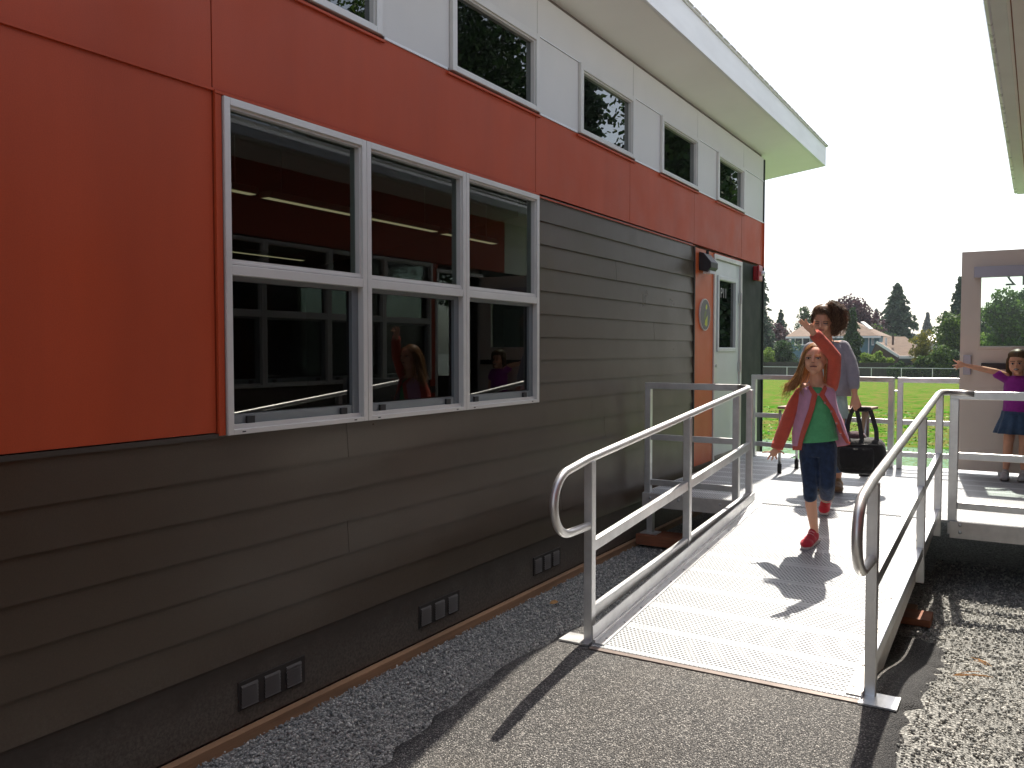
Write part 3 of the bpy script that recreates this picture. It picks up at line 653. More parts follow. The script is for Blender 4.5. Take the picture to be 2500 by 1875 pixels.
# railings -----------------------------------------------------------
def arc(c, r, a0, a1, n, plane):  # plane: function (u, w) -> point
    return [plane(c[0] + r * math.cos(a0 + (a1 - a0) * i / n), c[1] + r * math.sin(a0 + (a1 - a0) * i / n)) for i in range(n + 1)]
def ramp_rail(xf, side, label, mid_y):
    t = thing('ramp_railing', (xf(3.75), 3.75, .17), label, 'railing', 'aluminium handrails on both sides of the ramp')
    T0, T1 = (3.74, 1.070), (6.44, 1.318)       # handrail centre line (y, z)
    k = (T1[1] - T0[1]) / (T1[0] - T0[0]); hz = lambda y: T0[1] + k * (y - T0[0])
    P = lambda y, z: V((xf(y), y, z))
    # loop at the lower end
    R = .15; cy_, cz_ = 3.53, hz(3.53) - R - .012
    th0 = math.pi / 2 + math.atan(k)
    pts = [P(3.74, cz_ - R + .0)] + arc((cy_, cz_), R, -math.pi / 2, -3 * math.pi / 2 + .06, 16, P) + [P(3.72, hz(3.72))] + [P(y, hz(y)) for y in (4.4, 5.1, 5.8, 6.32)]
    if side < 0: pts += [V((xf(6.42) - .005, 6.40, hz(6.40))), V((xf(6.42) - .03, 6.44, hz(6.43))), V((xf(6.42) - .09, 6.46, 1.318)), V((.90, 6.462, 1.318))]
    else: pts += [V((xf(6.42) + .01, 6.40, hz(6.40))), V((xf(6.42) + .045, 6.45, 1.316)), V((2.40, 6.462, 1.312)), V((2.46, 6.462, 1.308))]
    MB().tube(pts, .0205, 16).build('handrail', M['pipe'], t, True)
    ys_ = [3.745, mid_y, 6.425]
    for i, y in enumerate(ys_):
        x = xf(y); zb = rz(y) - (.012, .10, .10)[i]; zt = hz(y) - .015
        MB().box(x - .0225, x + .0225, y - .0225, y + .0225, zb, zt).build('post', M['alu'], t, bevel=.003)
    for nm, z0, z1 in (('mid_rail', .632, .878), ('lower_rail', .300, .492)):
        kk = (z1 - z0) / (6.425 - 3.745); zz = lambda y: z0 + kk * (y - 3.745)
        for a, c in zip(ys_[:-1], ys_[1:]):
            MB().beam(P(a + .0235, zz(a + .0235)), P(c - .0235, zz(c - .0235)), .032, .055, up=(0, 0, 1)).build(nm, M['alu'], t, bevel=.003)
    x = xf(3.745); z = .163
    if side < 0: MB().box(x - .13, x + .03, 3.665, 3.785, z, z + .008).build('base_plate', M['alu'], t)
    else: MB().box(x - .03, x + .115, 3.625, 3.765, z, z + .008).build('base_plate', M['alu'], t)
    return t
ramp_rail(lambda y: .925 + .015 * (y - 3.75), -1, 'aluminium ramp handrail on the side next to the dark siding', 5.10)
ramp_rail(lambda y: 2.222 + .013 * (y - 3.75), 1, 'aluminium ramp handrail on the open right side of the ramp', 5.45)
def frame_rail(name, p, q, label, zb0, zb1, top=1.335, mid=.92, low=.605, w=.05, group='square tube guardrails round the landing'):
    p = V((*p, 0)); q = V((*q, 0)); d = (q - p).normalized(); t = thing(name, p + V((0, 0, .44)), label, 'railing', group)
    h = w / 2
    for c, zb in ((p + d * h, zb0), (q - d * h, zb1)):
        MB().beam(c + V((0, 0, zb)), c + V((0, 0, top - w - .0005)), w, w, up=(d.y, -d.x, 0)).build('post', M['alu'], t, bevel=.003)
    MB().beam(p + V((0, 0, top - h)), q + V((0, 0, top - h)), w, w, up=(0, 0, 1)).build('top_rail', M['alu'], t, bevel=.004)
    for nm, z in (('mid_rail', mid), ('lower_rail', low)):
        MB().beam(p + d * (w + .001) + V((0, 0, z - .023)), q - d * (w + .001) + V((0, 0, z - .023)), .032, .047, up=(0, 0, 1)).build(nm, M['alu'], t, bevel=.002)
    return t
frame_rail('guardrail', (.10, 6.478), (.875, 6.478), 'short shaded guardrail on the landing beside the orange panel', .30, .30, 1.338, .918, .548)
frame_rail('guardrail', (2.315, 6.490), (3.12, 6.490), 'guardrail on the landing front edge in front of the open beige door', .345, .345, 1.325, .907, .565, w=.055)
frame_rail('guardrail', (.20, 9.27), (1.655, 9.06), 'long back guardrail behind the two walking figures', .441, .441)
g2 = frame_rail('guardrail', (1.685, 9.055), (2.60, 9.085), 'back guardrail running behind the open beige door', .441, .441)
MB().tube([(1.62, 9.062, 1.20), (1.72, 9.056, 1.20)], .008, 8).build('clamp', M['steel'], g2)
# ------------------------------------------------------------------ far side of the field
FW = V((-math.sin(yaw) * math.cos(pit), math.cos(yaw) * math.cos(pit), -math.sin(pit))); RT = V((math.cos(yaw), math.sin(yaw), 0)); UP = RT.cross(FW)
def at(px, py, Y):
    """world point at depth Y seen at photograph position px, py (2212 x 1659 grid)"""
    d = FW + RT * ((px - 1106) / 1827) - UP * ((py - 829.5) / 1827); return CAM + d * (Y / d.y)
def leafmat(name, stops, rough=.6, trans=.25):
    m = mat(name, stops[0][1], rough, 0, .3); t = NT(m); ri = t.n('ShaderNodeNewGeometry').outputs['Random Per Island']
    t.col(t.ramp(ri, stops))
    try: t.b.inputs['Transmission Weight'].default_value = 0
    except Exception: pass
    tl = t.n('ShaderNodeBsdfTranslucent'); mx = t.n('ShaderNodeMixShader'); mx.inputs[0].default_value = trans
    src = t.b.inputs['Base Color'].links[0].from_socket; t.l(src, tl.inputs[0]); t.l(t.b.outputs[0], mx.inputs[1]); t.l(tl.outputs[0], mx.inputs[2]); t.l(mx.outputs[0], t.out.inputs[0]); return m
LF = dict(
    fir=leafmat('fir_needles', [(0, (.022, .045, .032)), (.6, (.06, .105, .065)), (1, (.13, .19, .11))]),
    dark=leafmat('dark_conifer_needles', [(0, (.014, .034, .012)), (.6, (.042, .092, .026)), (1, (.10, .17, .05))]),
    green=leafmat('broad_leaves', [(0, (.022, .05, .010)), (.6, (.065, .125, .02)), (1, (.17, .26, .05))], trans=.4),
    lime=leafmat('pale_leaves', [(0, (.08, .15, .02)), (.6, (.18, .28, .04)), (1, (.32, .40, .10))], trans=.45),
    gold=leafmat('yellowing_leaves', [(0, (.09, .10, .015)), (.6, (.19, .19, .03)), (1, (.30, .26, .05))], trans=.4),
    purple=leafmat('purple_leaves', [(0, (.035, .018, .024)), (.6, (.085, .045, .055)), (1, (.15, .09, .095))]),
    blue=leafmat('haze_tinted_fir_needles', [(0, (.035, .06, .055)), (1, (.07, .10, .085))]),  # distance haze painted into the needles as a bluish tone
)
M['bark'] = varied('bark', (.085, .06, .042), .9, .3, 8, bump=.01, bscale=20)
def quads(P, A, B):
    v = np.stack([P - A - B, P + A - B, P + A + B, P - A + B], 1).reshape(-1, 3); n = len(P); return v, np.arange(n * 4).reshape(-1, 4)
def unit_rand(r, n):
    v = r.normal(size=(n, 3)); return v / np.linalg.norm(v, axis=1, keepdims=True)
def put_foliage(name, P, size, r, m, parent, flat=None):
    n = len(P); A = unit_rand(r, n); 
    if flat is not None: A = A * [1, 1, flat]; A /= np.linalg.norm(A, axis=1, keepdims=True)
    B = np.cross(A, unit_rand(r, n)); B /= np.linalg.norm(B, axis=1, keepdims=True) + 1e-9
    s = size * r.uniform(.55, 1.3, (n, 1)); v, f = quads(P, A * s, B * s * .55); return link(name, np_mesh(name, v, f, 4), m, parent)
def conifer(X, Y, z0, h, rad, seed, lm, label, n=4200, size=.16, droop=.25, group='conifers beyond the school field', bare=.06, layers=None, name='conifer_tree', power=.85):
    n = int(n * 1.25)
    r = np.random.default_rng(seed); t = thing(name, (X, Y, z0), label, 'tree', group)
    MB().tube([(X, Y, z0), (X + .1, Y, z0 + h * .5), (X, Y, z0 + h * .985)], [h * .022 + .06, h * .012 + .03, .02], 8).build('trunk', M['bark'], t, True)
    L = layers or int(h * 3.0); P = []; nb = []
    for i in range(L):
        tt = bare + (1 - bare) * (i + r.random() * .7) / L; R = 1.3 * rad * (1 - tt) ** power * (1 - .35 * max(0, .16 - tt) / .16) + .03 * rad
        k = r.integers(5, 9); a0 = r.random() * 6.28
        for j in range(k):
            a = a0 + j * 6.283 / k + r.normal(0, .25); Rb = R * r.uniform(.45, 1.25)
            m_ = max(3, int(n * (R + .02 * rad) / rad / L / k * 2.0)); u = r.random(m_) ** .62
            w = Rb * (.06 + .20 * (1 - u)) + .03; off = r.normal(0, 1, (m_, 2))
            x = np.cos(a) * Rb * u - np.sin(a) * w * off[:, 0]; y = np.sin(a) * Rb * u + np.cos(a) * w * off[:, 0]
            z = h * tt + Rb * (.28 * u - (droop + .28) * u ** 2) + off[:, 1] * (w * .30 + .05)
            P.append(np.stack([X + x, Y + y, z0 + z], 1))
            if j % 2 == 0: nb.append((a, Rb, tt))
    b = MB()
    for a, Rb, tt in nb: b.tube([(X, Y, z0 + h * tt), (X + math.cos(a) * Rb * .5, Y + math.sin(a) * Rb * .5, z0 + h * tt + Rb * .05), (X + math.cos(a) * Rb * .92, Y + math.sin(a) * Rb * .92, z0 + h * tt - Rb * droop * .8)], [.02 + .006 * h * (1 - tt), .02, .008], 4)
    if b.v: b.build('limbs', M['bark'], t)
    put_foliage('crown', np.concatenate(P), size, r, LF[lm], t, .6); return t
def broadleaf(X, Y, z0, h, rx, seed, lm, label, n=5000, size=.14, base=.28, blobs=34, group='leafy trees and shrubs beyond the school field', name='leafy_tree', cat='tree', ry=None, fill=.75):
    n = int(n * 1.15)
    r = np.random.default_rng(seed); t = thing(name, (X, Y, z0), label, cat, group)
    ry = ry or rx; c = unit_rand(r, blobs) * (r.random((blobs, 1)) ** .45)
    zc = z0 + h * (base + (1 - base) * .5); hz_ = h * (1 - base) * .5
    C = c * [rx * .80, ry * .80, hz_ * .84] + [X, Y, zc]; br = r.uniform(.20, .42, blobs) * (rx + hz_) * .5
    b = MB(); b.tube([(X, Y, z0), (X, Y, z0 + h * base), (X, Y, zc)], [h * .03 + .03, h * .022 + .02, h * .01], 8)
    b.build('trunk', M['bark'], t, True); b = MB()
    for q in C[:: max(1, blobs // 12)]: b.tube([(X, Y, z0 + h * base * .7), tuple((np.array([X, Y, z0 + h * base]) * .4 + q * .6)), tuple(q)], [h * .012 + .01, h * .007, .01], 5)
    b.build('limbs', M['bark'], t)
    k = r.integers(0, blobs, n); d = unit_rand(r, n) * (fill + (1 - fill) * 1.25 * r.random((n, 1))) * r.choice([1, .75, 1.12], (n, 1))
    put_foliage('crown', C[k] + d * br[k][:, None] * [1, 1, .8], size, r, LF[lm], t); return t
def tree_at(px, top, Y, rpx, seed, lm, label, kind='c', **k):
    p = at(px, top, Y); z0 = float(gz(p.x, Y)) - .05; sc = (at(px + 10, top, Y) - p).length / 10
    f = conifer if kind == 'c' else broadleaf
    return f(p.x, Y, z0, p.z - z0, rpx * sc, seed, lm, label, **k)
tree_at(1939, 612, 150, 52, 1, 'fir', 'tall broad fir standing alone against the sky behind the brown roofs', n=9000, size=.22, power=.72)
tree_at(1845, 632, 128, 60, 2, 'purple', 'large purple leaved tree behind the woman and the blue house', 'b', n=9000, size=.17, blobs=60, base=.15)
tree_at(1784, 655, 128, 27, 21, 'purple', 'lower purple leaved tree to the left of the woman\'s head', 'b', n=2500, size=.15, base=.2)
tree_at(1842, 662, 104, 30, 3, 'dark', 'narrow drooping conifer standing in front of the blue house', n=5200, size=.12, droop=.5, power=.7)
tree_at(1687, 670, 132, 26, 4, 'fir', 'pointed spruce rising behind the left purple tree', n=3200, size=.18)
tree_at(1674, 686, 118, 42, 5, 'purple', 'dark purple tree at the left, behind the round dense evergreen', 'b', n=6000, size=.14, base=.12, blobs=44)
tree_at(1640, 560, 112, 40, 6, 'fir', 'tall conifer half hidden behind the corner of the building', n=6500, size=.16, droop=.3)
tree_at(1697, 720, 103, 32, 7, 'dark', 'dense rounded evergreen in front of the purple tree', 'b', n=6500, size=.10, base=.03, blobs=50)
tree_at(1655, 748, 101, 18, 8, 'lime', 'pale green shrub at the foot of the building corner trees', 'b', n=2600, size=.09, base=.03, name='shrub', cat='shrub')
tree_at(1741, 655, 140, 19, 9, 'dark', 'thin sparse tree behind the left end of the blue house roof', 'b', n=1900, size=.14, base=.25)
tree_at(2075, 596, 120, 38, 10, 'fir', 'tall conifer partly hidden by the open beige door', n=6500, size=.18, power=.8)
tree_at(2060, 664, 106, 44, 11, 'green', 'broad green tree to the left of the open beige door', 'b', n=8500, size=.12, base=.1, blobs=60)
tree_at(1992, 704, 102, 26, 12, 'gold', 'small yellowing tree beside the pale roof', 'b', n=3600, size=.10, base=.12)
tree_at(2004, 676, 300, 20, 13, 'blue', 'left of the two far hazy blue firs', n=2600, size=.42)
tree_at(2042, 672, 320, 17, 14, 'blue', 'right of the two far hazy blue firs', n=2200, size=.42)
tree_at(1893, 668, 290, 20, 15, 'blue', 'far hazy fir between the purple tree and the tall broad fir', n=2200, size=.42)
tree_at(1884, 694, 135, 27, 16, 'green', 'pale green tree crown behind the brown house ridge', 'b', n=2500, size=.14, base=.2)
tree_at(1912, 718, 140, 38, 17, 'dark', 'rounded tree mass under the tall broad fir', 'b', n=4200, size=.15, base=.1)
for i, (px, top, rp, lm) in enumerate(((1868, 758, 15, 'lime'), (1893, 753, 17, 'lime'), (1917, 763, 14, 'lime'), (1880, 770, 13, 'lime'))):
    tree_at(px, top, 101.5, rp, 30 + i, lm, ['first pale shrub right of the woman, leaning over the fence', 'tallest pale shrub over the fence in front of the blue house', 'pale shrub over the fence in front of the brown roof', 'lowest pale shrub in front of the drooping conifer'][i], 'b', n=2100, size=.09, base=.03, name='shrub', cat='shrub')
for i, (px, top, rp, lm) in enumerate(((1940, 778, 20, 'dark'), (1968, 783, 20, 'dark'), (1998, 760, 24, 'green'), (2032, 745, 28, 'green'), (2058, 756, 25, 'dark'), (2084, 748, 24, 'green'), (1925, 787, 12, 'dark'), (2015, 784, 22, 'dark'))):
    tree_at(px, top, 99 + (i % 3) * .5, rp, 40 + i, lm, ['ivy clad bush at the left end of the dark hedge', 'low dark bush under the white vans', 'green bush in the middle of the hedge', 'tall green bush of the hedge beside the yellowing tree', 'dark bush of the hedge next to the beige door', 'green bush of the hedge behind the beige door edge', 'small dark ivy clump climbing the board fence', 'low dark bush between the green hedge bushes'][i], 'b', n=3600, size=.10, base=.0, name='bush', cat='bush', group='bushes of the hedge at the end of the field')
tree_at(2178, 612, 84, 44, 60, 'green', 'leafy tree seen through the upper glass of the beige door', 'b', n=7000, size=.13, base=.12, blobs=50)
tree_at(2225, 590, 88, 40, 61, 'dark', 'darker tree at the right edge seen through the door glass', 'b', n=5500, size=.14, base=.1, blobs=45)
tree_at(2132, 662, 112, 26, 62, 'dark', 'short tree at the left side of the door glass', 'b', n=3200, size=.14, base=.1)
for i, px in enumerate((2118, 2150, 2182, 2214)):
    tree_at(px, 714 + (i % 2) * 5, 97, 24, 63 + i, 'green' if i % 2 else 'lime', ['left hedge bush seen through the door glass', 'second hedge bush from the left seen through the door glass', 'third hedge bush from the left seen through the door glass', 'rightmost hedge bush seen through the door glass'][i], 'b', n=3400, size=.10, base=.0, name='bush', cat='bush', group='bushes of the hedge at the end of the field')
def far_wood():
    r = np.random.default_rng(90); P = []
    for i in range(150):
        px = r.uniform(1600, 2260); Y = r.uniform(230, 380); p = at(px, r.uniform(716, 742), Y); z0 = -1.6; h = p.z - z0; rad = h * r.uniform(.22, .36); k = 130
        t = r.random(k); a = r.random(k) * 6.28; R = rad * (1 - t) ** .8 * r.random(k) ** .5
        P.append(np.stack([p.x + np.cos(a) * R, Y + np.sin(a) * R, z0 + h * t], 1))
    return put_foliage('distant_wood', np.concatenate(P), .55, r, LF['blue'], None, .6)
tag(far_wood(), 'hazy line of distant woodland on the horizon', 'wood', kind='stuff')
# tall trees beside the far side of the right building (mirrored in the clerestory glass)
for i, (X, Y, h, rad, lm, kd, lb) in enumerate(((18.9, 33, 22, 4.3, 'dark', 'b', 'tallest dark leafy tree standing beyond the right building'), (13.9, 33, 18.5, 2.2, 'fir', 'c', 'tall fir beyond the right building, mirrored in the third high window'),
        (9.5, 33, 16.5, 2.1, 'dark', 'b', 'dark leafy tree beyond the right building, mirrored in the fourth high window'), (8.25, 34, 15, 1.3, 'fir', 'c', 'slim fir beyond the right building, mirrored in the last high window'), (25.5, 33, 21, 3.0, 'green', 'b', 'green leafy tree furthest right beyond the right building'))):
    if kd == 'c': conifer(X, Y, 0, h, rad, 70 + i, lm, lb, n=10000, size=.13, group='tall trees beyond the right building')
    else: broadleaf(X, Y, 0, h, rad, 70 + i, lm, lb, n=22000, size=.115, blobs=70, base=.12, group='tall trees beyond the right building')
# houses
M['bluewall'] = varied('blue_house_paint', (.10, .19, .22), .7, .08, 1.5); M['shingle'] = varied('brown_shingle', (.175, .118, .082), .9, .16, 1.4, stretch=(1, 1, 4))
M['trimw'] = mat('white_trim', (.72, .72, .70), .6); M['palewall'] = mat('pale_house_wall', (.5, .47, .42), .7); M['darkglass'] = mat('dark_house_glass', (.03, .04, .05), .1)
M['tileroof'] = varied('pale_metal_roof', (.74, .70, .70), .35, .05, 2); M['darkgable'] = varied('dark_brown_gable', (.10, .065, .05), .8, .1, 2)  # gable: plain dark brown, also used on the low house walls
hA = thing('blue_house', (at(1800, 780, 116).x, 116, -1.6), 'blue two storey house with a brown hipped roof and white framed windows', 'house')
Y = 112.0
def P3(px, py, Yv=Y): return at(px, py, Yv)
e0, e1 = P3(1700, 728), P3(1905, 727); zb = -1.6
b = MB(); x0, x1 = P3(1709, 728).x, P3(1900, 727).x; ze = e0.z + .05
b.box(x0, x1, Y, Y + 9, zb, ze); b.build('wall', M['bluewall'], hA)
b = MB(); rx0, rx1 = e0.x, e1.x; yf, yb = Y - .7, Y + 9.7; ya = (yf + yb) / 2; zr1 = at(1729, 704, ya).z; zr2 = at(1823, 682, ya).z
A = (rx0, yf, ze); B_ = (rx1, yf, ze); C_ = (rx1, yb, ze); D_ = (rx0, yb, ze); xa = at(1733, 704, ya).x; xm = at(1778, 704, ya).x
b.add([A, B_, C_, D_, (xa, ya, zr1), (at(1868, 704, ya).x, ya, zr1)], [(0, 1, 5, 4), (1, 2, 5), (2, 3, 4, 5), (3, 0, 4)])
u0 = at(1778, 726, Y - .72).x; b.add([(u0, yf - .02, ze + .02), (rx1 - .3, yf - .02, ze + .02), (at(1823, 680, ya).x, ya, zr2), (u0 + 1, yb, ze), (rx1 - .4, yb, ze)], [(0, 1, 2), (1, 4, 2), (0, 2, 3)])
b.build('roof', M['shingle'], hA)
b = MB(); b.box(rx0, rx1, yf - .06, yf - .03, ze - .25, ze - .02); b.build('eave_board', M['trimw'], hA)
for (a, c, t_, d_) in ((1717, 1750, 728.5, 746), (1883, 1888, 729.5, 746)):
    p, q = P3(a, t_), P3(c, d_); f_ = MB(); f_.box(p.x, q.x, Y - .08, Y - .002, q.z, p.z); fo = f_.build('window', M['trimw'], hA)
    g = MB(); n = 2 if c - a > 20 else 1; w_ = (q.x - p.x) / n
    for k in range(n): g.box(p.x + w_ * k + .12, p.x + w_ * (k + 1) - .06, Y - .10, Y - .081, q.z + .12, p.z - .1)
    g.build('window_glass', M['darkglass'], fo)
p = P3(1877, 728); box('downspout', M['trimw'], hA, p.x - .06, p.x + .06, Y - .14, Y - .02, zb, ze)
sp = MB(); a_, b_ = at(1863, 700, Y + 2.6), at(1882, 715, Y + 1.2); sp.beam(a_ + V((0, 0, .25)), b_ + V((0, 0, .25)), .5, .12); sp.build('skylight', M['trimw'], hA)
Yb = 106.0
hB = thing('brown_roofed_house', (at(1945, 770, Yb).x, Yb, -1.6), 'low house with a broad brown shingle roof and white bargeboard right of the blue house', 'house')
b = MB(); x0, x1 = at(1905, 770, Yb).x, at(1990, 770, Yb).x; ze2 = at(1940, 769, Yb).z
b.box(x0, x1, Yb, Yb + 8, zb, ze2); b.build('wall', M['darkgable'], hB)
b = MB(); R1, R2 = at(1908, 727, Yb + 4), at(1955, 727, Yb + 4); E1, E2 = at(1903, 770, Yb - .6), at(1992, 770, Yb - .6)
b.add([E1, E2, R2, R1, V((E2.x, Yb + 8.6, E2.z)), V((E1.x, Yb + 8.6, E1.z))], [(0, 1, 2, 3), (1, 4, 2), (3, 2, 4, 5)])
b.build('roof', M['shingle'], hB)
b = MB(); T = at(1893, 739, Yb - 3); Lr = at(1879, 769, Yb - 3); Rr = at(1941, 770, Yb - 3)
TB = V((T.x, Yb + 2.5, T.z)); b.add([T, Rr, V((Rr.x, Yb + .5, Rr.z)), TB], [(0, 1, 2, 3)]); b.add([T, Lr, V((Lr.x, Yb + 2, Lr.z)), TB], [(0, 3, 2, 1)]); b.build('porch_roof', M['shingle'], hB)
MB().prism([(T.x, T.y + .1, T.z - .05), (Rr.x, Rr.y + .1, Rr.z), (Rr.x, Rr.y + .1, zb), (Lr.x, Lr.y + .1, zb), (Lr.x, Lr.y + .1, Lr.z)], (0, 2, 0)).build('porch_gable', M['darkgable'], hB)
b = MB(); b.beam(T + V((0, -.05, 0)), Rr + V((0, -.05, 0)), .12, .28); b.build('bargeboard', M['trimw'], hB)
for px, py in ((1914, 739), (1929, 734)):
    p = at(px, py, Yb + 1.5); MB().tube([p - V((0, 0, .6)), p + V((0, 0, .5))], .12, 8).build('roof_vent', M['trimw'] if px < 1920 else M['darkgable'], hB)
Yc = 124.0
hC = thing('pale_roofed_house', (at(2040, 760, Yc).x, Yc, -1.6), 'distant house with a glaring pale roof behind the yellowing tree', 'house')
b = MB(); b.add([at(1986, 738, Yc), at(2110, 738, Yc), at(2080, 707, Yc + 5), at(2036, 707, Yc + 5), at(2110, 736, Yc + 10), at(1986, 736, Yc + 10)], [(0, 1, 2, 3), (1, 4, 2), (4, 5, 3, 2), (5, 0, 3)]); b.build('roof', M['tileroof'], hC)
b = MB(); b.box(at(1990, 738, Yc).x, at(2106, 738, Yc).x, Yc + .4, Yc + 9, -1.6, at(2000, 739, Yc).z); b.build('wall', M['palewall'], hC)
# vans
def van(px, py, Yv, label, seed):
    p = at(px, py, Yv); zt = p.z; z0 = float(gz(p.x, Yv)) + .02; t = thing('parked_van', (p.x, Yv, z0), label, 'van', 'white vans parked behind the hedge')
    h = zt - z0; x0 = p.x - 2.1; prof = [(0, .28), (0, h * .82), (.25, h), (3.2, h), (3.75, h * .62), (4.5, h * .5), (4.6, .28)]
    MB().prism([(x0 + a, Yv, z0 + c) for a, c in prof], (0, 1.8, 0)).build('body', M['trimw'], t)
    MB().prism([(x0 + .5, Yv - .01, z0 + h * .60), (x0 + .5, Yv - .01, z0 + h * .88), (x0 + 3.1, Yv - .01, z0 + h * .88), (x0 + 3.5, Yv - .01, z0 + h * .60)], (0, .012, 0)).build('side_window', M['darkglass'], t)
    for a in (.9, 3.7): MB().tube([(x0 + a, Yv - .02, z0 + .33), (x0 + a, Yv + .2, z0 + .33)], .33, 14).build('wheel', M['black'], t)
van(1971, 769, 103.2, 'left white van showing above the dark hedge', 1); van(2000, 771, 103.6, 'right white van half hidden by the green bushes', 2)
# fences
M['fencewood'] = varied('weathered_board_fence', (.045, .040, .030), .9, .25, 1.0, stretch=(3, 1, .3))
fb = thing('board_fence', (at(1800, 800, 100).x, 100, -1.5), 'dark weathered board fence at the far end of the field', 'fence')
xa_, xb_ = at(1635, 800, 100).x, at(2080, 800, 100).x; b = MB(); x = xa_; r_ = random.Random(5)
while x < xb_: h = 1.72 + r_.uniform(-.03, .03); zz_ = float(gz(x, 100)); b.box(x, x + .132, 100 + r_.uniform(0, .01), 100.03, zz_, zz_ + h); x += .14
b.build('boards', M['fencewood'], fb); b = MB(); b.box(xa_, xb_, 99.93, 99.97, -1.5 + 1.4, -1.5 + 1.5).box(xa_, xb_, 99.93, 99.97, -1.2, -1.1); b.build('fence_rail', M['fencewood'], fb)
cl = thing('chain_link_fence', (at(1800, 800, 96).x, 96, -1.45), 'low chain link fence with thin steel posts in front of the board fence', 'fence')
xa_, xb_ = at(1635, 800, 96).x, at(2215, 800, 96).x; zg = float(gz(0, 96))
MB().tube([(xa_, 96, zg + 1.22), (xb_, 96, zg + 1.22)], .035, 6).build('top_rail', M['alu'], cl)
for i in range(0, 12):
    x = at(1700, 800, 96).x + (i - 1) * 2.9
    if x < xb_: MB().tube([(x, 96, zg), (x, 96, zg + 1.25)], .04, 6).build('fence_post', M['alu'], cl)
m = bpy.data.materials.new('chain_mesh'); m.use_nodes = True; tn = m.node_tree; mb_ = tn.nodes['Principled BSDF']; mb_.inputs['Base Color'].default_value = (.4, .4, .4, 1); mb_.inputs['Alpha'].default_value = .05
MB().quad((xa_, 96.02, zg + .03), (xb_, 96.02, zg + .03), (xb_, 96.02, zg + 1.2), (xa_, 96.02, zg + 1.2)).build('chain_mesh', m, cl)
# ------------------------------------------------------------------ table behind the figures
tb = thing('folding_table', (1.15, 8.35, .44), 'brown edged folding table on the landing behind the girl', 'table')
ZT_ = 1.075
MB().add([(x, y, z) for z in (ZT_ - .026, ZT_) for x, y in ((.765, 8.08), (1.52, 8.08), (1.58, 8.56), (.83, 8.56))], [(0, 3, 2, 1), (4, 5, 6, 7), (0, 1, 5, 4), (1, 2, 6, 5), (2, 3, 7, 6), (3, 0, 4, 7)]).build('tabletop', varied('table_laminate', (.34, .21, .14), .45, .12, 4), tb, bevel=.006)
for x, y in ((.785, 8.11), (.85, 8.52)):
    lg = MB().tube([(x, y, .52), (x, y, ZT_ - .036)], .013, 8).build('leg', M['steel'], tb, True); MB().tube([(x, y, .442), (x, y, .53)], .020, 8).build('foot_cap', M['black'], lg, True)
lg = MB().tube([(1.50, 8.35, .46), (1.50, 8.35, ZT_ - .036)], .035, 16).build('leg', M['steel'], tb, True); MB().tube([(1.50, 8.35, .441), (1.50, 8.35, .46)], .05, 20).build('foot_cap', M['black'], lg, True)

# small litter on the gravel
TW = mat('dry_twig', (.42, .22, .08), .8)
def twig(x, y, L, a, label, leaf=False):
    z = float(gz(x, y)) + .010; r = random.Random(int(x * 1000)); t = MB()
    d = V((math.cos(a), math.sin(a), 0)); n_ = V((-d.y, d.x, 0))
    if leaf:
        P = [V((x, y, z)) + d * u * L + n_ * w_ * L + V((0, 0, h_)) for u, w_, h_ in ((0, 0, 0), (.3, .26, .012), (.7, .22, .016), (1, 0, .006), (.7, -.22, .002), (.3, -.26, .0))]
        t.prism(P, (0, 0, .0012))
    else:
        for k in range(5):
            o = V((r.uniform(-.02, .02), r.uniform(-.02, .02), 0)); b = a + r.uniform(-.35, .35); e = V((math.cos(b), math.sin(b), .03)) * L * r.uniform(.5, 1)
            t.tube([V((x, y, z)) + o, V((x, y, z + .006)) + o + e * .5, V((x, y, z)) + o + e], .0018, 4)
    tag(t.build('dry_leaf' if leaf else 'pine_twig', TW, None, loc=(x, y, z)), label, 'leaf' if leaf else 'twig')
twig(2.50, 4.50, .17, .5, 'thin dry pine twigs on the sunlit gravel right of the ramp'); twig(2.62, 4.86, .12, 2.4, 'smaller dry twig further up the sunlit gravel near the platform')
twig(.22, 4.62, .06, .8, 'brown leaf on the shaded gravel beside the timber board', True); twig(.80, 4.30, .05, 2.1, 'small brown leaf on the gravel just left of the ramp post', True)
# ------------------------------------------------------------------ people
def organic(name, mb, mt, parent, voxel=.005, smooth=6, fac=.5):
    me = mb.mesh(name + '_src'); tmp = bpy.data.objects.new(name + '_t', me); COL.objects.link(tmp)
    m = tmp.modifiers.new('r', 'REMESH'); m.mode = 'VOXEL'; m.voxel_size = voxel
    m = tmp.modifiers.new('s', 'SMOOTH'); m.factor = fac; m.iterations = smooth
    dg = bpy.context.evaluated_depsgraph_get(); dg.update()
    out = bpy.data.meshes.new_from_object(tmp.evaluated_get(dg)); bpy.data.objects.remove(tmp); bpy.data.meshes.remove(me)
    out.name = name; return link(name, out, mt, parent, True)
def limb(mb, pts):
    """pts: (point, radius) chain, tapered, rounded at each joint"""
    P = [V(p) for p, r in pts]; R = [r for p, r in pts]
    for p, q, a, b in zip(P[:-1], P[1:], R[:-1], R[1:]): mb.tube([p, q], [a, b], 12)
    for p, r in zip(P, R): mb.ball(p, r * .995, 12, 8)
    return mb
def skinmat(name, c):
    m = mat(name, c, .5, 0, .4); t = NT(m)
    t.col(t.ramp(t.noise(18, 3), [(.3, [k * .93 for k in c]), (.7, [min(1, k * 1.06) for k in c])]))
    t.b.inputs['Subsurface Weight'].default_value = .12; t.b.inputs['Subsurface Radius'].default_value = (.02, .008, .004); t.b.inputs['Subsurface Scale'].default_value = .3; return m
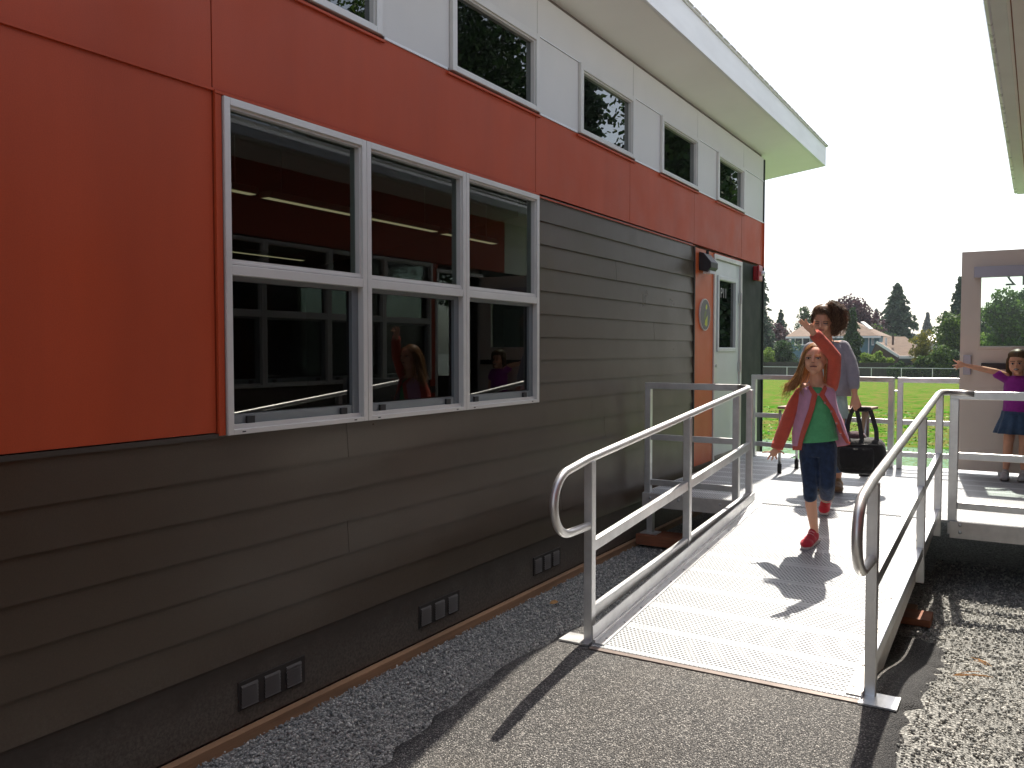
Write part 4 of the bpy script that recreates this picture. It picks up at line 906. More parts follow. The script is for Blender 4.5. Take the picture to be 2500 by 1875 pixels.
def cloth(name, c, amt=.12, knit=0, rough=.85):
    m = mat(name, c, rough, 0, .25); t = NT(m); f = t.noise(26, 4, .6)
    col = t.ramp(f, [(.3, [k * (1 - amt) for k in c]), (.7, [min(1, k * (1 + amt)) for k in c])]); t.col(col)
    h = t.noise(22, 4, .6, (1, 1, .6)); h2 = t.noise(420, 2)
    t.bump(t.math('ADD', h, t.math('MULTIPLY', h2, .12 + knit)), .012); m.node_tree.nodes['Principled BSDF'].inputs['Sheen Weight'].default_value = .2; return m
def hairmat(name, a, b, c):
    m = mat(name, b, .42, 0, .5); t = NT(m); ri = t.n('ShaderNodeNewGeometry').outputs['Random Per Island']
    f = t.math('ADD', t.math('MULTIPLY', ri, .6), t.math('MULTIPLY', t.noise(55, 3, .6, (1, 1, .25)), .4))
    t.col(t.ramp(f, [(.15, a), (.5, b), (.85, c)])); tl = t.n('ShaderNodeBsdfTranslucent'); mx = t.n('ShaderNodeMixShader'); mx.inputs[0].default_value = .5
    t.l(t.b.inputs['Base Color'].links[0].from_socket, tl.inputs[0]); t.l(t.b.outputs[0], mx.inputs[1]); t.l(tl.outputs[0], mx.inputs[2]); t.l(mx.outputs[0], t.out.inputs[0]); return m
SK = skinmat('fair_skin', (.80, .43, .28)); SK2 = skinmat('tanned_skin', (.66, .34, .21)); SK3 = skinmat('warm_skin', (.72, .37, .23))
LIP = mat('lips', (.36, .10, .085), .4); EYEW = mat('eye_white', (.62, .58, .54), .25); EYED = mat('dark_eye', (.025, .018, .015), .2); MOUTH = mat('mouth_inside', (.06, .015, .012), .5); TEETH = mat('teeth', (.75, .72, .66), .3)
BLOND = hairmat('blonde_hair', (.32, .16, .055), (.62, .36, .15), (.92, .70, .40)); BRUN = hairmat('dark_curly_hair', (.07, .04, .026), (.22, .125, .075), (.48, .30, .18)); BRWN = hairmat('brown_hair', (.06, .035, .02), (.15, .09, .045), (.40, .28, .14))
def strands(name, starts, mt, parent, seed, width=.003, wob=.006, n=None, curl=0, lo=6):
    """starts: list of control polylines; each spawns n jittered ribbons-tubes"""
    r = random.Random(seed); mb = MB()
    for ctrl, cnt, spread in starts:
        for _ in range(cnt):
            j0 = V([r.gauss(0, spread) for _ in range(3)]); j1 = V([r.gauss(0, spread * 1.5) for _ in range(3)]); ph = r.random() * 6.28; cut = r.uniform(.75, 1.0)
            pts = []
            for i in range(lo + 1):
                u = i / lo * cut * (len(ctrl) - 1); k = min(int(u), len(ctrl) - 2); f = u - k
                p0 = ctrl[max(k - 1, 0)]; p1 = ctrl[k]; p2 = ctrl[k + 1]; p3 = ctrl[min(k + 2, len(ctrl) - 1)]
                p = .5 * ((2 * p1) + (p2 - p0) * f + (2 * p0 - 5 * p1 + 4 * p2 - p3) * f * f + (3 * p1 - p0 - 3 * p2 + p3) * f ** 3)
                s = i / lo; p = p + j0 * (1 - s) * .8 + j1 * s + V((math.sin(ph + s * 9), math.cos(ph * 2 + s * 7), math.sin(ph * 3 + s * 8))) * wob * s
                if curl: p = p + V((math.sin(ph + s * 26), math.cos(ph + s * 26), math.sin(ph + s * 21))) * curl * min(1, s * 3)
                pts.append(p)
            mb.tube(pts, [width * (1 - .75 * (i / lo)) for i in range(lo + 1)], 4, False)
    return mb.build(name, mt, parent, True)
def loft(rows, n=28):
    """rows: (centre, side vector, front vector) rings"""
    mb = MB(); vs_ = []
    for c, s, f in rows:
        for k in range(n): a = 2 * math.pi * k / n; vs_.append(V(c) + V(s) * math.cos(a) + V(f) * math.sin(a))
    L = len(rows); fs = [(i * n + k, i * n + (k + 1) % n, (i + 1) * n + (k + 1) % n, (i + 1) * n + k) for i in range(L - 1) for k in range(n)]
    fs += [tuple(range(n))[::-1], tuple((L - 1) * n + k for k in range(n))]; mb.add(vs_, fs); return mb
class Fig:
    def __init__(s, px, py_foot, Y):
        s.Y = Y; c = at(px, py_foot, Y); d = (V((CAM.x, CAM.y, 0)) - V((c.x, c.y, 0))).normalized(); s.F = d; s.S = V((-d.y, d.x, 0)); s.m = (at(px + 10, py_foot, Y) - c).length / 10
    def p(s, px, py, dy=0): return at(px, py, s.Y + dy)
def hand(mb, F, wrist, palm, tips, rw=.02, rp=.0115, rf=.0075):
    """tips: (knuckle px, mid px, tip px) triples with depth; palm built from metacarpal capsules"""
    for kn, md, tp in tips:
        limb(mb, [(wrist, rw * .8), (kn, rp)]); limb(mb, [(kn, rf * 1.12), (md, rf), (tp, rf * .82)])
    mb.ball(palm, rp * 1.7, 12, 8)
def shoe(parent, heel, toe, width, m, m_sole, up=V((0, 0, 1)), ankle=None, lace=None, name='shoe'):
    d = (toe - heel); L = d.length; d = d.normalized(); s = d.cross(up).normalized(); u = s.cross(d); w = width / 2
    mb = MB(); R = Matrix((s, d, u)).transposed()
    mb.ball(heel + d * .035 + u * .045, (w * .88, .045, .042), 14, 10, R); mb.ball(heel + d * L * .5 + u * .035, (w * .92, L * .36, .034), 14, 10, R); mb.ball(toe - d * .045 + u * .03, (w * 1.0, .055, .030), 14, 10, R)
    mb.ball(heel + d * .045 + u * .07, (w * .66, .036, .03), 12, 8, R); mb.ball(heel + d * L * .45 + u * .052, (w * .62, L * .22, .024), 12, 8, R)
    so = organic(name, mb, m, parent, .006, 4)
    prof = [(-.9, .0), (-.75, .5), (-.9, .75), (-.6, 1.0), (.6, 1.0), (.95, .75), (.8, .5), (.85, 0), (.5, -.03), (-.5, -.03)]
    MB().prism([heel + s * w * a + d * L * b + u * .001 for a, b in prof], u * .016).build('sole', m_sole, so, bevel=.004)
    if lace is not None:
        mb = MB()
        for i in range(4):
            c = heel + d * L * (.36 + .10 * i) + u * (.083 - .010 * i); mb.tube([c - s * w * .5 - u * .006, c + u * .004, c + s * w * .5 - u * .006], .0035, 6)
        mb.build('laces', lace, so, True)
    return so
# ---------------- girl in the pink and red cardigan
def ramp_hit(px, py):
    d = FW + RT * ((px - 1106) / 1827) - UP * ((py - 829.5) / 1827); tt = (.172 + SL * (CAM.y - 3.66) - CAM.z) / (d.z - SL * d.y); return CAM + d * tt
ft = ramp_hit(1750, 1180)
G = Fig(1760, 1180, ft.y + .05)
girl = thing('person', (ft.x, ft.y, rz(ft.y)), 'girl in pink and red cardigan and denim capris walking down the ramp, one arm raised', 'person')
g = G.p; mb = MB(); S, Fv = G.S, G.F; Rg = Matrix((S, -Fv, V((0, 0, 1)))).transposed()
mb.ball(g(1762, 772, .015), (.071, .088, .080), 18, 14, Rg); mb.ball(g(1760, 786, -.012), (.060, .062, .060), 16, 12, Rg); limb(mb, [(g(1760, 792, -.02), .048), (g(1757.5, 801, -.045), .026)])
limb(mb, [(g(1757, 770, -.075), .007), (g(1756, 780, -.090), .0105)]); mb.ball(g(1747, 784, -.048), .022, 10, 8); mb.ball(g(1770, 784, -.045), .022, 10, 8)
mb.ball(g(1737.5, 779, .01), (.008, .014, .020), 8, 6, Rg); mb.ball(g(1786.5, 779, .01), (.008, .014, .020), 8, 6, Rg)
limb(mb, [(g(1763, 800, .02), .040), (g(1765, 832, .035), .046)]); limb(mb, [(g(1738, 840, .03), .036), (g(1793, 840, .03), .036)])
mb.ball(g(1765, 872, .03), (.092, .060, .12), 16, 10, Rg); mb.ball(g(1767, 925, .03), (.085, .058, .11), 16, 10, Rg); mb.ball(g(1767, 968, .03), (.095, .065, .07), 16, 10, Rg)
eR, wR = g(1704, 903, .02), g(1679, 966, -.04); limb(mb, [(g(1730, 849, .045), .024), (eR, .024), (wR, .020)])
T3 = lambda *q: tuple(g(*a) for a in q)
hand(mb, G, wR, g(1673, 977, -.05), [T3((1667, 976, -.06), (1657, 976, -.07), (1647, 977, -.075)), T3((1667, 981, -.06), (1662, 986, -.07), (1658.5, 992, -.075)), T3((1671, 983, -.06), (1669.5, 988, -.07), (1667, 994, -.07)), T3((1675, 983, -.05), (1676, 987, -.05), (1678, 992, -.05)), T3((1681, 976, -.04), (1688, 975.5, -.05), (1694, 980, -.06))], .018, .010, .0066)
eL, wL = g(1803, 770, -.02), g(1757, 719, -.15); limb(mb, [(g(1796, 836, .035), .031), (eL, .030), (wL, .021)])
hand(mb, G, wL, g(1747.5, 708.5, -.17), [T3((1740, 706.5, -.175), (1733, 700.5, -.185), (1726.4, 694.8, -.20)), T3((1741.5, 703.5, -.175), (1736, 697.5, -.19), (1731, 690.5, -.20)), T3((1746, 702.5, -.175), (1742, 696, -.19), (1740, 690.3, -.20)), T3((1750.5, 704, -.175), (1753.5, 700.5, -.20), (1752.5, 699.5, -.215)), T3((1757, 709, -.165), (1758.7, 701, -.17), (1759.7, 692.5, -.175))], .019, .0115, .0076)
hipL, hipR = g(1752, 972, .03), g(1784, 972, .03); kL, kR = g(1750, 1045, -.03), g(1787, 1046, -.02)
aL = V((ft.x, ft.y, rz(ft.y))) + V((0, .075, .085)); aL.x = g(1758, 1142, 0).x
bt = ramp_hit(1780, 1114); aR = at(1782, 1079, bt.y + .075)
limb(mb, [(hipL, .046), (kL, .036), (g(1752, 1092, 0), .037), (aL, .024)]); limb(mb, [(hipR, .046), (kR, .036), (kR.lerp(aR, .4) + V((0, .02, 0)), .039), (aR, .024)])
body = organic('body', mb, SK, girl, .0042, 5)
for px, dx in ((1746.5, -.0), (1767.5, 0)):
    e = g(px, 774, -.0655); MB().ball(e, (.0125, .010, .0052), 12, 8, Rg).build('eye', EYEW, body, True); MB().ball(e + Fv * .0065 + V((0, 0, -.0005)), (.006, .005, .0050), 10, 8, Rg).build('iris', EYED, body, True)
    MB().tube([e + S * a + Fv * (.011 - abs(a) * .35) + V((0, 0, .0065 - abs(a) * .22)) for a in (-.015, -.007, 0, .007, .015)], .0024, 6).build('eyelid', mat('lash', (.09, .045, .03), .6), body, True)
    MB().tube([e + S * a + Fv * .010 + V((0, 0, .022 - abs(a) * .25)) for a in (-.017, -.006, .006, .017)], .0028, 6).build('eyebrow', BLOND, body, True)
for a in (-.005, .005): MB().ball(g(1756, 783.5, -.094) + S * a, (.0028, .003, .002), 6, 5, Rg).build('nostril', MOUTH, body, True)
mc = g(1757, 791.5, -.0745); MB().tube([mc + S * a + Fv * (.002 - abs(a) * .25) + V((0, 0, -abs(a) * .10)) for a in (-.021, -.010, 0, .010, .021)], [.0022, .0045, .0052, .0045, .0022], 8).build('lips', LIP, body, True)
MB().tube([mc + S * a + Fv * (.0062 - abs(a) * .26) + V((0, 0, -abs(a) * .1)) for a in (-.018, -.008, 0, .008, .018)], .0016, 6).build('mouth', MOUTH, body, True)
C_sleeve = cloth('red_knit', (.80, .13, .075), .08, .4); C_pink = cloth('mauve_knit', (.82, .42, .62), .08, .4); C_trim = cloth('coral_knit_trim', (.80, .13, .08), .06, .5)
C_green = cloth('green_jersey', (.11, .44, .19), .10); C_denim = cloth('dark_denim', (.022, .040, .088), .40)
def rowE(F, cx, cy, rx_px, ry, dy=.03, tilt=0): return (F.p(cx, cy, dy), F.S * (rx_px * F.m) + V((0, 0, tilt)), F.F * ry)
loft([rowE(G, 1765, 836, 16, .045), rowE(G, 1766, 846, 33, .066), rowE(G, 1766, 870, 35, .077), rowE(G, 1767, 900, 36, .079), rowE(G, 1768, 930, 38, .085), rowE(G, 1769, 947, 40.5, .090, tilt=.012), rowE(G, 1769, 953, 41, .092, tilt=.014)]).build('shirt', C_green, girl, True)
mb = loft([rowE(G, 1767, 944, 35, .078), rowE(G, 1767, 960, 38, .082), rowE(G, 1767, 985, 38, .075)]); limb(mb, [(g(1750, 965, .03), .066), (g(1748, 985, .025), .064), (g(1749, 1010, .005), .058), (g(1750, 1045, -.03), .047), (g(1750, 1072, -.02), .043)]); limb(mb, [(g(1785, 965, .03), .066), (g(1786, 985, .025), .064), (g(1787, 1010, .01), .058), (g(1787, 1046, -.02), .049), (g(1785.5, 1068, .06), .046)])
jeans = organic('capri_jeans', mb, C_denim, girl, .006, 3)
HEM = mat('pale_hem', (.45, .42, .36), .8); jc = kR.lerp(aR, .5); dn = (aR - kR).normalized(); a_, b_, _ = frame_of(dn)
MB().tube([g(1785.5, 1071, .065) + a_ * math.cos(q * .5236) * .044 + b_ * math.sin(q * .5236) * .044 for q in range(13)], .004, 6).build('jeans_hem', HEM, jeans, True)
mb = MB(); mb.box(-.01, .01, 0, .004, 0, .02)
limbm = limb(MB(), [(g(1728, 848, .045), .034), (g(1715, 873, .04), .041), (g(1703, 903, .02), .043), (g(1691, 935, -.01), .044), (g(1681, 960, -.035), .040)])
slv = organic('sleeve', limbm, C_sleeve, girl, .006, 4); MB().tube([g(1682, 957, -.03), g(1679.5, 964, -.038), g(1678, 969.5, -.042)], [.041, .0395, .037], 18).build('cuff', C_trim, slv, True)
limbm = limb(MB(), [(g(1797, 836, .04), .038), (g(1801, 812, .015), .041), (g(1803, 772, -.02), .041), (g(1783, 747, -.08), .040), (g(1765, 727, -.13), .037)])
slv = organic('sleeve', limbm, C_sleeve, girl, .006, 4); MB().tube([g(1768, 730.5, -.12), g(1763, 725, -.133), g(1759, 720.8, -.143)], [.0385, .037, .035], 18).build('cuff', C_trim, slv, True)
# cardigan shell: y, outer left, outer right, opening left, opening right (photograph grid), depth radius
rows = [(833, 1743, 1788, 1752, 1780, .050), (839, 1728, 1803, 1756, 1777, .075), (852, 1724, 1806, 1766, 1769, .090), (868, 1723, 1808, 1762, 1780, .096), (885, 1721, 1812, 1758, 1794, .10), (909, 1715, 1822, 1750, 1804, .11), (933, 1711, 1829, 1741, 1814, .118), (955, 1711, 1834, 1733, 1824, .125), (972, 1713, 1834, 1729, 1830, .128)]
def shell(rows, u0, u1, out, n=36, dyc=.035, zt=None):
    mb = MB(); vs_ = []
    for (y, L, R, oL, oR, ry) in rows:
        cx = (L + R) / 2; rx_ = (R - L) / 2 + out / G.m; a0 = math.acos(max(-1, min(1, (oL - cx) / rx_))); a1 = 2 * math.pi + math.acos(max(-1, min(1, (oR - cx) / rx_)))
        for k in range(n + 1):
            u = k / n; u = u0 + (u1 - u0) * u; th = a0 + (a1 - a0) * u; yy = y
            if y > 940: yy = y - max(0, (u - .35)) * 22 * (y - 940) / 32
            fold = .004 * math.sin(th * 7 + y * .02) * (y - 833) / 130
            c = g(cx + (rx_ + fold / G.m) * math.cos(th), yy, dyc - (ry + out + fold) * math.sin(th)); vs_.append(c)
    m_ = n + 1; fs = [(i * m_ + k, i * m_ + k + 1, (i + 1) * m_ + k + 1, (i + 1) * m_ + k) for i in range(len(rows) - 1) for k in range(n)]
    mb.add(vs_, fs); return mb
card = shell(rows, 0, 1, 0).build('cardigan', C_pink, girl, True); md = card.modifiers.new('s', 'SOLIDIFY'); md.thickness = .004
for u0, u1 in ((0, .048), (.952, 1)):
    tr = shell(rows, u0, u1, .0045, 5).build('cardigan_trim', C_trim, card, True); md = tr.modifiers.new('s', 'SOLIDIFY'); md.thickness = .005
tr = shell([(964, 1713.5, 1834, 1730, 1828, .127), (972.5, 1713.5, 1834, 1728.7, 1830, .128)], 0, 1, .0046, 36).build('cardigan_hem', C_trim, card, True); md = tr.modifiers.new('s', 'SOLIDIFY'); md.thickness = .004
BTN = mat('button', (.55, .25, .25), .35)
for px, py in ((1767.5, 852), (1782, 870), (1796, 889), (1807, 915), (1816, 938)):
    c = g(px, py, -.085); MB().tube([c, c + Fv * .004], .0075, 12).build('button', BTN, card, True)
C_shoe = cloth('red_canvas', (.55, .03, .05), .1); SOLE = mat('pale_sole', (.62, .52, .50), .6); SOLED = mat('dark_sole', (.12, .10, .09), .6); LACE = mat('laces', (.75, .30, .32), .7)
un = V((0, -SL, 1)).normalized(); h0 = V((aL.x - .005, ft.y + .115, 0)); h0.z = rz(h0.y) + .001; t0 = V((g(1748, 1180, 0).x, ft.y - .085, 0)); t0.z = rz(t0.y) + .001
shoe(girl, h0, t0, .082, C_shoe, SOLE, un, lace=LACE)
t1 = V((bt.x, bt.y - .01, rz(bt.y) + .006)); h1 = aR + V((.002, .035, -.055)); h1 = t1 + (h1 - t1).normalized() * .19
shoe(girl, h1, t1, .082, C_shoe, SOLE, (h1 - t1).cross(V((1, 0, 0))).normalized() * (-1 if (h1 - t1).cross(V((1, 0, 0))).z < 0 else 1), lace=LACE)
# hair
mb = MB(); mb.ball(g(1762.5, 768, .030), (.079, .086, .086), 16, 12, Rg); limb(mb, [(g(1741, 775, .03), .030), (g(1733, 800, .035), .034), (g(1722, 822, .03), .030), (g(1712, 838, .01), .018)]); limb(mb, [(g(1785, 778, .045), .022), (g(1787, 805, .05), .022), (g(1783, 825, .03), .014)])
hr = organic('hair', mb, BLOND, girl, .006, 5)
st = []
for i in range(16):
    a = i / 15; st.append(([g(1762 + 6 * a, 747.5 + 2 * a, .0), g(1746 - 6 * a, 752 + 8 * a, -.045 + .05 * a), g(1737 - 4 * a, 775, -.02 + .05 * a), g(1730 - 6 * a, 803, .0 + .04 * a), g(1716 - 10 * a, 830 + 6 * a, -.03 + .05 * a), g(1704 - 16 * a + 10 * (i % 3), 846 + 5 * math.sin(i * 2.1), -.05 + .04 * a)], 12, .0045))
for i in range(8):
    a = i / 7; st.append(([g(1764, 747.5, .0), g(1778 + 3 * a, 752 + 4 * a, -.04 + .05 * a), g(1787 + 1.5 * a, 775, -.005 + .05 * a), g(1789, 800, .02 + .03 * a), g(1785 - 3 * a, 824 + 4 * a, -.01)], 8, .004))
for i in range(8):
    a = i / 7; st.append(([g(1762, 747, .01), g(1762, 750, .09), g(1758 - 8 * a, 775, .115), g(1748 - 12 * a, 815, .10), g(1730 - 15 * a, 842, .07)], 7, .006))
strands('hair_strands', st, BLOND, hr, 3, .0026, .007)
strands('hair_strands', [([g(1726, 805, 0), g(1708, 826, -.02), g(1697, 838, -.03), g(1688, 850, -.03)], 26, .012), ([g(1720, 815, 0), g(1705, 835, -.02), g(1699, 848, -.03), g(1694, 862, -.03)], 22, .012), ([g(1735, 790, -.02), g(1728, 812, -.04), g(1724, 835, -.06), g(1738, 856, -.07)], 24, .008)], BLOND, hr, 4, .002, .012)
# ---------------- woman with the grey cardigan
Wm = Fig(1790, 1056, 7.38); w = Wm.p; S, Fv = Wm.S, Wm.F; Rw = Matrix((S, -Fv, V((0, 0, 1)))).transposed()
wom = thing('person', (w(1800, 1060).x, 7.38, .44), 'dark haired woman in a grey cardigan looking down, carrying a black bag behind the girl', 'person')
mb = MB(); mb.ball(w(1776, 690, .02), (.076, .092, .098), 18, 14, Rw); mb.ball(w(1774, 707, -.03), (.061, .062, .066), 16, 12, Rw); limb(mb, [(w(1774, 714, -.045), .044), (w(1773.5, 723, -.062), .027)])
limb(mb, [(w(1772, 695, -.088), .008), (w(1771.5, 706, -.112), .0125)]); mb.ball(w(1763, 706, -.07), .022, 10, 8); mb.ball(w(1785, 705, -.062), .022, 10, 8); mb.ball(w(1796, 699, .02), (.01, .018, .028), 8, 6, Rw)
limb(mb, [(w(1781, 715, .03), .054), (w(1785, 748, .045), .060)]); limb(mb, [(w(1752, 752, .04), .05), (w(1820, 748, .04), .05)])
mb.ball(w(1786, 785, .04), (.125, .085, .16), 16, 10, Rw); mb.ball(w(1787, 850, .04), (.12, .085, .15), 16, 10, Rw); mb.ball(w(1788, 895, .04), (.135, .095, .10), 16, 10, Rw)
eW, wW = w(1841, 800, .03), w(1846, 848, -.03); limb(mb, [(w(1823, 752, .04), .044), (eW, .036), (wW, .0235)])
T4 = lambda *q: tuple(w(*a) for a in q)
hand(mb, Wm, wW, w(1848, 864, -.045), [T4((1841, 868, -.06), (1838, 875, -.07), (1837, 881, -.06)), T4((1845, 871, -.065), (1844, 880, -.08), (1847, 886, -.06)), T4((1849, 872, -.065), (1849, 882, -.08), (1851, 888, -.055)), T4((1853, 871, -.06), (1855, 880, -.075), (1857, 885, -.05)), T4((1854, 866, -.05), (1859, 874, -.06), (1859, 880, -.05))], .022, .014, .0095)
e2, w2 = w(1737, 803, .03), w(1750, 862, -.06); limb(mb, [(w(1750, 754, .04), .044), (e2, .036), (w2, .0235)])
hand(mb, Wm, w2, w(1753, 876, -.08), [T4((1749 + 3 * k, 882, -.085), (1749 + 3.2 * k, 891, -.09), (1750 + 3 * k, 899 - abs(k - 1.5), -.08)) for k in range(4)] + [T4((1757, 872, -.08), (1762, 878, -.09), (1763, 885, -.095))], .022, .014, .009)
for hx, kx, ax in ((1772, 1774, 1772), (1806, 1808, 1808)): limb(mb, [(w(hx, 905, .03), .075), (w(kx, 975, -.01), .055), (w(ax, 1005, .03), .05), (w(ax, 1040, .03), .030)])
wb = organic('body', mb, SK2, wom, .0055, 5)
for px in (1764, 1783.5):
    e = w(px, 699, -.083); MB().tube([e + S * a + Fv * (.0135 - abs(a) * .5) + V((0, 0, abs(a) * .30 - .002)) for a in (-.017, -.008, 0, .008, .017)], .0034, 6).build('eyelid', mat('dark_lash', (.04, .02, .015), .6), wb, True)
    MB().tube([e + S * a + Fv * (.012 - abs(a) * .3) + V((0, 0, .020 - abs(a) * .25)) for a in (-.021, -.007, .007, .021)], .0036, 6).build('eyebrow', BRUN, wb, True)
mc = w(1773, 713, -.098); MB().tube([mc + S * a + Fv * (.004 - abs(a) * .35) for a in (-.024, -.011, 0, .011, .024)], [.003, .0065, .007, .0065, .003], 8).build('lips', LIP, wb, True)
C_grey = cloth('grey_jersey', (.30, .29, .335), .08); C_aqua = cloth('pale_aqua_cotton', (.42, .60, .62), .06); C_jean2 = cloth('blue_denim', (.05, .10, .20), .2); C_brown = cloth('brown_leather', (.22, .13, .06), .2, 0, .5)
def rowW(cx, cy, rxp, ry, dy=.045): return (w(cx, cy, dy), S * (rxp * Wm.m), Fv * ry)
def cardW(out=0):
    mb = MB(); n = 40; vs_ = []
    rr = [(737, 1770, 1802, 1777, 1796, .06), (744, 1750, 1824, 1772, 1801, .09), (760, 1742, 1832, 1768, 1803, .115), (790, 1744, 1832, 1768, 1800, .12), (825, 1744, 1836, 1770, 1800, .13), (856, 1742, 1839, 1769, 1806, .14)]
    for (y, L, R, oL, oR, ry) in rr:
        cx = (L + R) / 2; rx_ = (R - L) / 2; a0 = math.acos((oL - cx) / rx_); a1 = 2 * math.pi + math.acos((oR - cx) / rx_)
        for k in range(n + 1):
            th = a0 + (a1 - a0) * k / n; fo = .006 * math.sin(th * 8) * (y - 737) / 120; vs_.append(w(cx + (rx_ + fo / Wm.m) * math.cos(th), y, .045 - (ry + fo) * math.sin(th)))
    m_ = n + 1; mb.add(vs_, [(i * m_ + k, i * m_ + k + 1, (i + 1) * m_ + k + 1, (i + 1) * m_ + k) for i in range(len(rr) - 1) for k in range(n)]); return mb
cw = cardW().build('cardigan', C_grey, wom, True); md = cw.modifiers.new('s', 'SOLIDIFY'); md.thickness = .005
organic('sleeve', limb(MB(), [(w(1820, 751, .04), .062), (w(1834, 778, .035), .058), (w(1842, 805, .025), .054), (w(1845, 833, -.01), .045)]), C_grey, wom, .007, 4)
organic('sleeve', limb(MB(), [(w(1752, 754, .04), .062), (w(1741, 778, .035), .056), (w(1737, 803, .03), .052), (w(1743, 835, -.02), .044)]), C_grey, wom, .007, 4)
loft([rowW(1786, 752, 26, .075), rowW(1786, 775, 34, .10), rowW(1787, 820, 34, .105), rowW(1789, 860, 40, .12), rowW(1792, 902, 42, .13)]).build('long_top', C_aqua, wom, True)
mb = loft([rowW(1790, 890, 38, .11), rowW(1790, 930, 40, .11)])
for hx, kx in ((1772, 1774), (1806, 1808)): limb(mb, [(w(hx, 925, .03), .085), (w(kx, 975, -.01), .066), (w(kx, 1008, .02), .060)])
organic('capri_jeans', mb, C_jean2, wom, .008, 4)
MB().tube([w(1776, 736, -.02), w(1780, 748, -.06), w(1789, 768, -.085), w(1798, 750, -.05), w(1801, 735, .0)], .0028, 6).build('necklace', mat('necklace', (.10, .03, .02), .5), wom, True)
for ax in (1772, 1808.5):
    a = w(ax, 1050, 0); h = V((a.x, 7.43, .442)); tt_ = V((a.x + .03, 7.20, .442)); shoe(wom, h, tt_, .095, C_brown, SOLED, lace=None, name='sandal')
mb = MB(); mb.ball(w(1779, 683, .045), (.093, .098, .100), 18, 14, Rw); mb.ball(w(1777, 672, .008), (.080, .086, .060), 16, 12, Rw); mb.ball(w(1799, 674, .06), .046, 12, 8); mb.ball(w(1808, 685, .055), .058, 12, 8); mb.ball(w(1806, 705, .045), .052, 12, 8); mb.ball(w(1803, 718, .03), .035, 12, 8)
wh = organic('hair', mb, BRUN, wom, .008, 3)
rr_ = random.Random(8); st = []
for i in range(26):
    a = i / 25; x1 = 1800 + 22 * math.sin(a * 3.0) + rr_.uniform(-3, 3)
    st.append(([w(1788, 662, .05), w(1797 + 9 * a, 658 + 4 * a, .06 - .06 * (i % 3)), w(x1, 672 + rr_.uniform(-4, 6), .06 - .05 * (i % 4)), w(x1 + rr_.uniform(-5, 3), 698, .03 - .03 * (i % 4)), w(1806 + rr_.uniform(-10, 9), 722 + rr_.uniform(-6, 8), .0)], 13, .010))
for i in range(14):
    a = i / 13; st.append(([w(1790, 662, .03), w(1774 - 10 * a, 661 + 5 * a, -.03 + .03 * a), w(1760 - 3 * a, 680 + 3 * a, -.045 + .06 * a), w(1757, 700 + 8 * a, -.01 + .05 * a)], 7, .004))
    st.append(([w(1764, 668, -.02), w(1770 + 4 * a, 668 + 5 * a, -.082 + .02 * a), w(1786 + 3 * a, 674 + 3 * a, -.065 + .03 * a), w(1797, 690, -.03)], 8, .004))
strands('curly_strands', st, BRUN, wh, 9, .0042, .012, curl=.010, lo=11)
BRLT = hairmat('sunlit_brown_curls', (.10, .055, .03), (.26, .15, .075), (.5, .34, .18))  # lighter copy of the hair colour, sunlight painted into the outer curls
strands('curly_strands', [([w(1790, 660, .06), w(1800, 653, .07), w(1813, 664, .07), w(1822, 685, .06), w(1822, 706, .05), w(1818, 724, .03)], 40, .010), ([w(1787, 661, .08), w(1799, 652, .09), w(1812, 662, .09), w(1820, 678, .08)], 30, .010)], BRLT, wh, 10, .0032, .015, curl=.012, lo=12)
# ---------------- bag
bag = thing('duffel_bag', (w(1860, 1022).x, 7.34, .55), 'black duffel bag with long straps hanging from the woman\'s hand', 'bag')
BK = cloth('black_nylon', (.010, .010, .011), .3, 0, .7); BK2 = mat('black_strap', (.012, .012, .013), .6)
b0 = Fig(1860, 1000, 7.32); q = b0.p; S, Fv = b0.S, b0.F; Rb = Matrix((S, -Fv, V((0, 0, 1)))).transposed()
rws = []
for i, (py, rx_, ry) in enumerate(((1022, 40, .07), (1018, 48, .105), (1006, 53, .125), (990, 55, .132), (972, 54, .13), (957, 51, .115), (949, 44, .085), (945, 34, .05))):
    rws.append((q(1860, py), rx_ * b0.m, ry))
mb = MB(); n = 40; vs_ = []
for c, rx_, ry in rws:
    for k in range(n):
        a = 2 * math.pi * k / n; ca, sa = math.cos(a), math.sin(a); e = .62; vs_.append(c + S * rx_ * math.copysign(abs(ca) ** e, ca) + Fv * ry * math.copysign(abs(sa) ** e, sa))
L = len(rws); mb.add(vs_, [(i * n + k, i * n + (k + 1) % n, (i + 1) * n + (k + 1) % n, (i + 1) * n + k) for i in range(L - 1) for k in range(n)] + [tuple(range(n))[::-1], tuple((L - 1) * n + k for k in range(n))])
mb.build('bag_body', BK, bag, True)
MB().ball(q(1848, 944, .01), (.085, .07, .05), 14, 8, Rb).build('top_bundle', cloth('grey_maroon_nylon', (.10, .055, .065), .4), bag, True)
MB().box(0, 1, 0, 1, 0, 1); pk = loft([(q(1850, 1014, -.125), S * .12, Fv * .02), (q(1850, 1000, -.13), S * .13, Fv * .028), (q(1850, 975, -.13), S * .13, Fv * .024), (q(1850, 966, -.12), S * .12, Fv * .01)]); pk.build('front_pocket', BK, bag, True)
MB().tube([q(1812, 962, -.128), q(1860, 960, -.13), q(1908, 962, -.125)], .004, 6).build('zipper', mat('zip', (.06, .06, .06), .3, .6), bag, True)
MB().ball(q(1873, 982, -.128), (.010, .006, .022), 8, 6, Rb).build('reflection_patch', mat('reddish_reflection', (.30, .06, .02), .6), bag, True)  # small reddish patch paints a reflection onto the bag
def strap(pts, wd=.034):
    mb = MB(); P = [V(p) for p in pts]
    for a, b in zip(P[:-1], P[1:]): mb.beam(a, b, wd, .004, up=Fv)
    return mb
hy = w(1848, 880, -.065)
